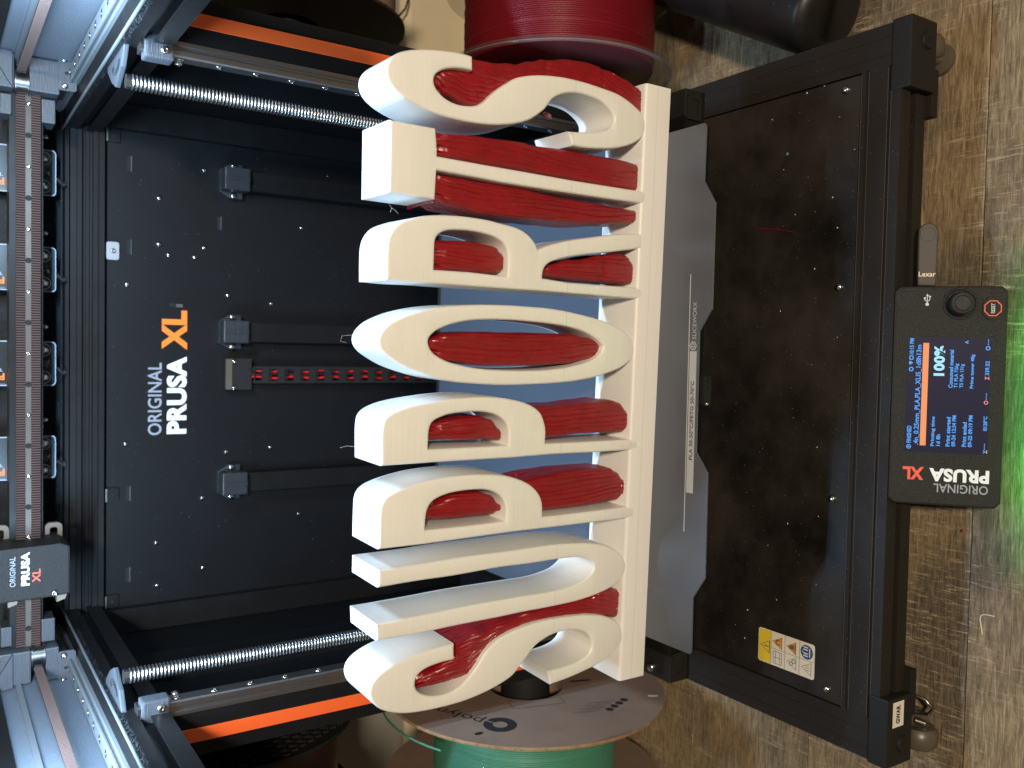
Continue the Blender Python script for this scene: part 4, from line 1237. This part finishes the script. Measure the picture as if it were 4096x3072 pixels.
WORDS = dict(S1='first letter S of the printed word', U='letter U of the printed word', P1='letter P beside the U', P2='letter P beside the O',
             O='oval letter O of the printed word', R='letter R of the printed word', T='letter T of the printed word', S2='last letter S of the printed word')
for k, rings in LETTERS.items():
    letter('letter_' + k[0].lower(), rings, WORDS[k])
# plinth with a rounded upper front edge
W2 = 215.6
prof = [(0, 0), (0, 21.2), (0.35, 22.3), (1.1, 23.1), (2.2, 23.5), (DEP, 23.5), (DEP, 0)]
MB().prism(prof, 0, -W2, W2).build('plinth', WHITE, PT, smooth=50)


def lerp(tab, z):
    tab = sorted(tab)
    if z <= tab[0][0]: return tab[0][1]
    for (a, u), (b, v) in zip(tab, tab[1:]):
        if z <= b:
            t = (z - a) / (b - a); t = t * t * (3 - 2 * t)
            return u + (v - u) * t
    return tab[-1][1]


def rrect_point(u, ha, hb, r):
    """point and normal at arc fraction u of a rounded rectangle, also the arc length"""
    r = min(r, ha * 0.9, hb * 0.9)
    w_, h_, q = 2 * (ha - r), 2 * (hb - r), math.pi * r / 2
    L_ = 2 * (w_ + h_) + 4 * q
    s_ = u * L_
    segs = [(w_, 0), (q, 1), (h_, 2), (q, 3), (w_, 4), (q, 5), (h_, 6), (q, 7)]
    arc = s_
    for ln, k in segs:
        if s_ <= ln or k == 7: break
        s_ -= ln
    if k == 0: return (-ha + r + s_, -hb, 0, -1, arc)
    if k == 2: return (ha, -hb + r + s_, 1, 0, arc)
    if k == 4: return (ha - r - s_, hb, 0, 1, arc)
    if k == 6: return (-ha, hb - r - s_, -1, 0, arc)
    cx, cy, a0 = ((ha - r, -hb + r, -90), None, (ha - r, hb - r, 0), None, (-ha + r, hb - r, 90), None, (-ha + r, -hb + r, 180))[k - 1]
    t = math.radians(a0) + s_ / r
    return (cx + r * math.cos(t), cy + r * math.sin(t), math.cos(t), math.sin(t), arc)


def support(zs, xl, xr, y0=4.6, y1=37, seed=0, comb=True, steps=(), width=3.1):
    """red support pillar: stacked rings whose outline is made of rounded upright strands"""
    z0, z1 = zs
    nz_ = int((z1 - z0) / 1.6) + 1
    NP = 260
    n_ = noise.noise
    vs, fs = [], []
    for i in range(nz_ + 1):
        z = z0 + (z1 - z0) * i / nz_
        a, b = lerp(xl, z), lerp(xr, z)
        ha, hb = max(1.2, (b - a) / 2), (y1 - y0) / 2
        cx, cy = (a + b) / 2, (y0 + y1) / 2
        step = sum(0.45 for s_ in steps if z > s_) - sum(0.4 for s_ in steps if abs(z - s_) < 0.85)
        for k in range(NP):
            x, y, nx, ny, arc = rrect_point(k / NP, ha, hb, 3.2)
            ph = arc / width + 1.5 * n_(Vector((arc * 0.07, z * 0.014, seed * 3.7))) + 0.34 * n_(Vector((arc * 0.4, z * 0.045, seed + 0.5)))
            c_ = math.floor(ph); u = (ph - c_) * 2 - 1
            big = 0.75 + 0.9 * n_(Vector((c_ * 1.7 + seed, 0.3, z * 0.008)))
            d = big * (math.sqrt(max(0, 1 - u * u)) - 0.62)
            ph2 = ph * 2.63 + 0.5 * n_(Vector((arc * 0.3, z * 0.05, 9 + seed)))
            u2 = (ph2 - math.floor(ph2)) * 2 - 1
            d += 0.22 * (math.sqrt(max(0, 1 - u2 * u2)) - 0.7)
            d += 0.8 * n_(Vector((x * 0.05 + seed, y * 0.05, z * 0.03))) + 0.12 * n_(Vector((x * 0.9, y * 0.9, z * 1.1))) + step
            if comb and z > z1 - 8:                    # slits just below the overhang
                if n_(Vector((c_ * 2.3, seed * 1.9, 0.7))) > 0.12: d -= 3.0 * min(1, (z - (z1 - 8)) / 3)
            m_ = min(ha, hb) * 0.7
            d = max(-m_, min(1.9, d))
            vs.append((cx + x + nx * d, max(1.2, cy + y + ny * d), z))
    for i in range(nz_):
        for k in range(NP):
            k2 = (k + 1) % NP
            fs.append((i * NP + k, i * NP + k2, (i + 1) * NP + k2, (i + 1) * NP + k))
    fs.append(tuple(range(NP - 1, -1, -1)))
    fs.append(tuple(range(nz_ * NP, (nz_ + 1) * NP)))
    mb = MB(); mb.add(vs, fs)
    return mb.build('support', RED, PT, smooth=50)


# T, both arms
support((23, 188.5), [(185, 144), (23, 141)], [(186, 157.5), (150, 159), (121, 160), (90, 161), (34, 161), (23, 160)], seed=1, steps=(118,))
support((23, 188.5), [(186, 117), (175, 115), (150, 112.8), (114, 112.8), (74, 113.2), (32, 117), (23, 118.5)], [(186, 131), (120, 130), (88, 128.5), (23, 127)], seed=2, steps=(93, 112))
# last S: right of the lower bowl, and inside the upper counter
support((23, 163), [(163, 196), (135, 195.5), (127, 197), (118, 201), (105, 204), (85, 204), (60, 203), (45, 197), (23, 186)],
        [(163, 205.5), (148, 206), (131, 208.5), (118, 213), (106, 216.5), (86, 220), (73, 221), (52, 219.5), (38, 217), (26, 213.5), (23, 212)], seed=3, comb=False, steps=(60, 108))
support((132, 189.5), [(190, 186), (180, 181), (165, 177.5), (150, 178), (140, 182), (132, 189)], [(190, 191), (183, 196), (162, 198), (132, 198)], seed=4)
# R: counter and between the legs
support((135, 187), [(184, 75), (160, 74.8), (141, 75), (135, 77)], [(184, 92.5), (161, 93.5), (141, 92), (135, 88)], seed=5)
support((24.5, 104), [(102, 76), (26, 75)], [(103, 79), (98, 82.5), (80, 87.5), (38, 95), (30, 94.5), (24, 89)], seed=6, comb=False, steps=(52,))
# O
support((50, 187), [(187, 21), (173, 17.6), (150, 15.8), (115, 15.8), (79, 17.5), (62, 20), (50, 20)], [(187, 32), (174, 35), (138, 36.4), (110, 36.7), (77, 37), (63, 35), (50, 34)], seed=7)
# P beside O: counter, and under the bowl
support((132, 186), [(183, -32), (142, -32.4), (132, -33.5)], [(180, -21), (166, -18.9), (148, -18.2), (139, -20.6), (132, -27)], seed=8)
support((23, 112), [(112, -36), (90, -33.6), (66, -32.2), (26, -31.6), (23, -29)], [(112, -12), (101, -12.5), (81, -12.4), (54, -10), (38, -8.8), (30, -11), (23, -17)], seed=9)
# P beside U
support((130, 185), [(184, -82.5), (136, -83), (130, -81)], [(180, -72), (164, -68), (146, -67.6), (137, -70.6), (130, -77)], seed=10)
support((23, 110), [(110, -86), (93, -84), (64, -83), (29, -82), (23, -78)], [(110, -62), (92, -60), (72, -58.4), (36, -58.2), (30, -61), (23, -67)], seed=11)
# between the first S and the U, and inside the S
support((23, 161), [(161, -177), (145, -174), (127, -167), (110, -164), (81, -162), (56, -163), (38, -166), (25, -169.5), (23, -167)],
        [(161, -166), (140, -162), (120, -158), (100, -154.5), (80, -153.5), (53, -151), (35, -147), (23, -149)], seed=12, comb=False, steps=(40, 110))
support((138, 190), [(190, -190.5), (171, -190), (152, -188.4), (145, -184), (138, -179)], [(190, -184), (176, -180.5), (161, -173), (138, -168)], seed=13)
# small red blob on the underside of the last S, strings of plastic
MB().tube([(184.2, 17, 100), (185.0, 19, 96), (185.0, 22, 91), (184.4, 25, 86)], [0.4, 2.2, 2.2, 0.3], 10).build('support_blob', RED, PT, smooth=60)
MB().tube([(115.0, 2.6, 187.6), (116, 10, 188.0), (115.6, 22, 188.2), (114.6, 36, 188.0)], [0.8, 1.4, 1.1, 1.6], 8).build('support_blob', RED, PT, smooth=60)
for pts in ([(186, 1.0, 161.5), (185, -0.2, 161), (184, 2.0, 160.5), (182.5, 1.2, 160.6), (180.2, 1.6, 160.4), (179.2, 2.4, 160.6)],):
    MB().tube(pts, 0.28, 6).build('red_string', RED, PT, smooth=60)
for pts in ([(117, 30, 210), (114.5, 28, 206), (112, 30, 203), (109.5, 30, 204)], [(112, 30, 203), (111, 30, 200.5), (109, 29, 199)],
            [(32, 39, 219), (31.8, 41, 224), (31.2, 42, 229), (28, 42, 230), (27.0, 42, 226)], [(-39, 41, 219), (-38.5, 42, 224), (-39.6, 43, 228)]):
    MB().tube(pts, 0.06, 5).build('white_string', WHITE, PT)

# ------------------------------------------------------------------ filament spools
def spool(name, label, x0, x1, c, R, rf, fmat, flm, edge, hub=29, flip=False, parts=True, wraps=True):
    """spool with its axis along x between flange planes x0 (printer side) and x1"""
    sgn = 1 if x1 > x0 else -1
    r = root(name, label, 'filament spool', (x0, c[0], c[1]))
    for i, xx in enumerate((0.0, x1 - x0)):
        t = -2.6 * sgn if i == 0 else 2.6 * sgn
        prof = [(hub, xx), (R, xx), (R, xx + t), (hub, xx + t)]
        MB().lathe(prof, (0, 0, 0), 0, 96, closed=True).build('flange', flm, r, smooth=40)
        if edge:
            MB().lathe([(R + 0.05, xx - 0.05), (R + 0.35, xx + t / 2), (R + 0.05, xx + t + 0.05 * sgn)], (0, 0, 0), 0, 96).build('flange_edge', edge, r, smooth=40)
    MB().lathe([(hub - 1.5, 0), (hub - 1.5, x1 - x0), (hub + 1.5, x1 - x0), (hub + 1.5, 0)], (0, 0, 0), 0, 48, closed=True).build('hub', flm, r, smooth=40)
    prof = []
    L_ = abs(x1 - x0) - 1.2; n = int(L_ / 1.75)
    rnd = random.Random(int(abs(x0)))
    for k in range(n):
        xx = sgn * (0.6 + 1.75 * k)
        rk = rf + rnd.uniform(-0.5, 0.5) * (1 if wraps else 0.2)
        for q in range(4):
            a = math.pi * q / 4
            prof.append((rk + 0.85 * math.sin(a), xx + sgn * 1.75 * q / 4))
    prof = [(hub + 2, sgn * 0.6)] + prof + [(hub + 2, sgn * (0.6 + 1.75 * n))]
    MB().lathe(prof, (0, 0, 0), 0, 128).build('filament', fmat, r, smooth=60)
    return r


spR = spool('filament_spool', 'clear plastic spool full of dark red filament at the right of the printer', 284, 352, (50, -45), 105, 87, FILRED, CLEAR, None, hub=30)
MB().lathe([(101, -3.6), (104.8, -3.6), (104.8, -2.7), (101, -2.7)], (0, 0, 0), 0, 96, closed=True).build('flange_rim', CLEARRIM, spR, smooth=40)
MB().tube([(-32, 0, 0), (60, 0, 0)], 14, 24).build('spool_holder', BLACKP, spR, smooth=40)

SPC = (20.0, -1.0)
spL = spool('filament_spool', 'cardboard spool of teal green filament at the left of the printer', -277, -352, SPC, 124, 80, FILTEAL, CARD, CARDEDGE, hub=33)
MB().tube([(24, 0, 0), (-66, 0, 0)], 22, 32).build('spool_holder', BLACKP, spL, smooth=40)
# print on the cardboard, seen upside down: flange faces +x; text runs towards -y/down
FX = 2.75
fo = (FX, 0, 0)


def ang(cy, cz, rot):
    a = math.radians(rot)
    return Vector((FX, cy, cz)), Vector((0, math.cos(a), math.sin(a))), Vector((0, -math.sin(a), math.cos(a)))


CY, CZ = SPC
def fp(y, z): return Vector((FX, y - CY, z - CZ))


p0, p1 = fp(-24.5, 66.5), fp(20, 88)
dx_ = (p1 - p0).normalized(); dy_ = Vector((0, -dx_.z, dx_.y)) * 1.0
mb = MB(); put_text(mb, 'polymaker', p0 + dx_ * 2.5 + dy_ * -3.0, dx_, dy_, 88, 15.0, 0.0, 0.1)
mb.build('spool_lettering', DKTEXT, spL)
oc_ = fp(-38.1, 63.5)
mb = MB(); ring_slab(mb, oc_, Y, Z, rr(27, 27, 13.4, 8), rr(12, 12, 5.9, 8), 0.1, 0.0); mb.build('spool_emblem', DKTEXT, spL)
mb = MB(); quad(mb, oc_, dx_, dy_, 3, 13.8, -0.8, 0.8, 0.2); mb.build('emblem_gap', CARD, spL)
d0, d1 = fp(-50.8, -55.9), fp(-60.0, -32.2)
mb = MB()
for k in range(4):
    slab(mb, d0 + (d1 - d0) * (k / 3), Y, Z, rr(6.8, 6.8, 3.3, 5), 0.12)
mb.build('colour_dots', DKTEXT, spL)
mb = MB()
e_ = (fp(-4.9, 34.5) - fp(-16.6, -11.3)).normalized(); f_ = Vector((0, -e_.z, e_.y))
for k in range(4):
    o2 = d0 + (d1 - d0) * (k / 3) + Vector((0, 4, 6))
    quad(mb, o2, e_, f_, 0, 26, 0, 0.5, 0.05); quad(mb, o2, e_, f_, 2, 20, 2.2, 2.6, 0.05)
o2 = fp(-16.6, -11.3)
for q in (0, -13):
    quad(mb, o2 + f_ * -q, e_, f_, 0, 46, 0, 0.6, 0.05)
quad(mb, o2, e_, f_, 46, 46.6, 0, 13, 0.05); quad(mb, o2, e_, f_, -0.6, 0, 0, 13, 0.05)
for q in (0, 5, 9):
    quad(mb, fp(-6 - q, 60), e_, f_, 0, 40, 0, 0.45, 0.05)
mb.build('fine_print', mat('brown_print', (0.10, 0.06, 0.045), 0.8), spL)
mb = MB(); slab(mb, fp(3.7, -50.6), (0, 0.3, 0.954), (0, -0.954, 0.3), rr(20, 3, 1.4, 4), 0.15); mb.build('slit', DARKHOLE, spL)
mb = MB(); slab(mb, fp(-43.3, 86.7), Y, Z, rr(4, 7, 1.9, 4), 0.15); mb.build('slit', DARKHOLE, spL)
mb = MB(); slab(mb, fp(-57, -84), (0, 0.5, 0.86), (0, -.86, .5), rr(9, 3, 1.4, 4), 0.15); mb.build('staple', PAPER, spL)
# loose filament loop standing off the spool
arc = [(-8, -128 * math.sin(a), 128 * math.cos(a)) for a in [math.radians(-35 + 6 * k) for k in range(11)]]
MB().tube(arc, 0.9, 8).build('loose_strand', FILTEAL, spL, smooth=60)

# black spool with a honeycomb flange above it
spH = root('filament_spool', 'black spool with honeycomb pattern flange behind the left orange strip', 'filament spool', (-290, 128, 232))
MB().lathe([(20, 0), (104, 0), (104, -3), (20, -3)], (0, 0, 0), 0, 96, closed=True).build('flange', BLACKP, spH, smooth=40)
MB().lathe([(20, -70), (104, -70), (104, -73), (20, -73)], (0, 0, 0), 0, 96, closed=True).build('flange', BLACKP, spH, smooth=40)
MB().lathe([(20, -3), (92, -3), (92, -70), (20, -70)], (0, 0, 0), 0, 96, closed=True).build('filament', mat('maroon_filament', (0.025, 0.003, 0.003), 0.4), spH, smooth=40)
mb = MB()
for i in range(-12, 13):
    for j in range(-13, 14):
        cy, cz = i * 9.5 + (4.75 if j % 2 else 0), j * 8.2
        if not 30 < math.hypot(cy, cz) < 97: continue
        po = [(4.9 * math.cos(math.pi / 3 * k + math.pi / 6), 4.9 * math.sin(math.pi / 3 * k + math.pi / 6)) for k in range(6)]
        ring_slab(mb, (0, cy, cz), Y, Z, po, [(a * .84, b * .84) for a, b in po], 1.8, 0)
tag(mb.build('honeycomb_relief', DISPP, spH), kind='stuff')
MB().tube([(30, 0, 0), (-40, 0, 0)], 18, 24).build('spool_holder', BLACKP, spH, smooth=40)

# pinkish cardboard spool high on the right, behind the post
spC = spool('filament_spool', 'brown cardboard spool with dark filament above the red one', 328, 396, (190, 165), 108, 98, mat('pinkish_cardboard', (0.34, 0.22, 0.17), 0.8, bump=(700, 0.2)), mat('dark_brown_flange', (0.03, 0.02, 0.014), 0.6), None, hub=28, wraps=False)
MB().tube([(-74, 0, 0), (60, 0, 0)], 14, 24).build('spool_holder', BLACKP, spC, smooth=40)

# cable hanging on the wall
cabr = root('cable', 'thin dark cable hanging down the grey wall at the right', 'cable', (400, 366, -20))
pts = [(-10, -6, 46), (0, -6, 28), (22, -6, -6), (40, -6, -20), (52, -5, -24), (70, -6, -22), (130, -6, -14), (220, -6, 10)]
MB().tube(pts, 1.3, 8).build('cable_sheath', WIREBLK, cabr, smooth=60)

# black hose end lying on the floor
hose = root('vacuum_hose', 'thick black rounded tube lying on the floor right of the front corner', 'hose', (292, -181, ZF))
A, B = Vector((-8, -8, 34)), Vector((128, 240, 36))
d = (B - A).normalized()
pts, rs = [], []
for k in range(8):
    t = k / 7
    pts.append(tuple(A - d * (9 * math.cos(t * math.pi / 2)))); rs.append(33 * (0.62 + 0.38 * math.sin(t * math.pi / 2)))
for k in range(1, 10):
    pts.append(tuple(A + (B - A) * (k / 9))); rs.append(33)
MB().tube(pts, rs, 40).build('tube', RUBBER, hose, smooth=70)
MB().tube([pts[0], tuple(Vector(pts[0]) + d * 2)], [19, 19], 32).build('tube_end', RUBBER, hose)

# swivel casters poking out below the front corners
for lab_, x, y, rz, full in (('grey caster with wire clip below the front left corner', -240, -272, 0.0, True), ('grey caster mostly hidden below the front right corner', 243, -258, 0.0, False)):
    c_ = root('caster', lab_, 'caster', (x, y, ZF), rz, 'casters under the front corners')
    MB().lathe([(0.1, -8), (9, -8), (12, -5), (12.5, 0), (12, 5), (9, 8), (0.1, 8)], (0, 0, 12.6), 0, 32).build('wheel', CASTER, c_, smooth=40)
    MB().lathe([(8.0, 6.8), (10.2, 6.9), (10.4, 7.3), (8.2, 8.4)], (0, 0, 12.6), 0, 32).build('wheel_ring', RAILM, c_, smooth=40)
    MB().box(-9, 14, 2, 16, 12, 22).build('housing', CASTER, c_, bevel=2.5)
    if full:
        MB().tube([(29, 6, 16), (27, -5, 14), (22, -9, 12), (17, -6, 12), (16, 2, 14), (20, 6, 15)], 1.3, 10).build('wire_clip', STEEL, c_, smooth=60)
        MB().tube([(12, 0, 18), (11, -6, 15)], 2.2, 12).build('pin', STEEL, c_, smooth=60)

# ------------------------------------------------------------------ crumbs, threads
rnd = random.Random(11)
cr = [(219.3, -193.3), (221.1, -208.3), (206.5, -161.8), (206.3, -187.3), (166.6, -174.3), (157.4, -196.6), (139.8, -218.4), (131.5, -203.8), (170.9, -235.1), (131.4, -186.0), (117.9, -223.1),
      (-190, -140), (-175, -152), (-160, -180), (-192, -205), (-120, -170), (-100, -188), (-90, -215), (60, -175), (20, -205), (40, -226), (-20, -190), (-40, -212), (196, -222), (90, -205), (-140, -215), (-198, -150)]


def crumb_mesh(seed):
    r = random.Random(seed); bm = bmesh.new()
    bmesh.ops.create_icosphere(bm, subdivisions=1, radius=0.9 * S)
    for v in bm.verts:
        v.co *= r.uniform(0.6, 1.3); v.co.z *= 0.6
    me = bpy.data.meshes.new('crumb'); bm.to_mesh(me); bm.free()
    return me


cms = [crumb_mesh(i) for i in range(4)]
for i, me in enumerate(cms): me.materials.append(CRUMB if i % 2 else PAPER)
marks = [('the right front bolt of the base panel', 214, -227), ('the left front bolt of the base panel', -213, -227), ('the middle right bolt of the base panel', 75, -226),
         ('the middle left bolt of the base panel', -75, -226), ('the warning label', -198, -190), ('the red thread', 121, -168), ('the right side rail', 221, -170), ('the middle of the print sheet edge', 0, -185)]
ranks = {}
ordw = ['nearest', 'second nearest', 'third nearest', 'fourth nearest', 'fifth nearest', 'sixth nearest', 'seventh nearest', 'eighth nearest']
plan = []
for i, (x, y) in enumerate(cr):
    dd, nm = min((math.hypot(x - a, y - b), n) for n, a, b in marks)
    plan.append((dd, nm, i))
for dd, nm, i in sorted(plan):
    x, y = cr[i]
    ranks[nm] = ranks.get(nm, -1) + 1
    o = link('plastic_crumb', cms[i % 4], None, (x, y, -93.5))
    o.rotation_euler = (0, 0, rnd.uniform(0, 6)); k = rnd.uniform(0.35, 0.75); o.scale = (k, k, k)
    tag(o, 'tiny %s plastic crumb, %s to %s' % ('orange' if i % 2 else 'pale', ordw[ranks[nm]], nm), 'crumb', 'plastic crumbs on the base panel')
gm = cms[0].copy(); gm.materials[0] = GREENC
o = link('plastic_crumb', gm, None, (177.6, -177.4, -93.3)); o.scale = (1.3,) * 3
tag(o, 'pale green plastic crumb among the others on the black base panel', 'crumb', 'plastic crumbs on the base panel')
t_ = root('thread', 'thin curved red filament thread lying on the black base panel', 'thread', (121, -168, -93.4))
MB().tube([(3.4, 18, 0), (2.6, 8, 0), (1.0, -2, 0), (-1.0, -11, 0), (-2.7, -18, 0)], 0.4, 6).build('strand', RED, t_, smooth=60)
t_ = root('thread', 'pale curled filament thread on the wooden floor at the lower left', 'thread', (-148, -306, ZF + 0.5))
MB().tube([(-12, -1, 0), (-9, -.6, 0), (-6, 0, 0), (-3, .8, 0), (-0.8, .8, 0), (0.8, 0, 0), (1.7, -1.6, 0), (2.1, -4, 0), (2.3, -9, 0)], 0.35, 6).build('strand', PAPER, t_, smooth=60)
t_ = root('thread', 'fine pale thread along the wooden floor in front of the frame', 'thread', (-60, -420, ZF + 0.3))
MB().tube([(-20, 0, 0), (-8, 3, 0), (6, 0, 0), (20, 4, 0)], 0.2, 5).build('strand', PAPER, t_)
c_ = link('plastic_crumb', cms[1].copy(), None, (-92.4, -290, ZF + 0.6))
c_.data.materials[0] = RED; c_.scale = (1.4,) * 3
tag(c_, 'single red plastic crumb on the wooden floor in front of the frame', 'crumb')
c_ = link('plastic_crumb', cms[2].copy(), None, (-238, -345, ZF + 0.8)); c_.scale = (2.2,) * 3
tag(c_, 'pale flake on the wooden floor in front of the left corner', 'crumb')
# knot in the wood: dark disc and the crack running from it
kn = MB(); slab(kn, (-98, -352, ZF + 0.14), X, Y, rr(3.4, 4.4, 1.6, 4), 0.02)
kn.add([(-98, -350.5, ZF + .16), (-97.6, -350.5, ZF + .16), (-78, -338, ZF + .16), (-78.6, -338, ZF + .16)], [(0, 1, 2, 3)])
kn.build('wood_knot', DARKHOLE, floor)
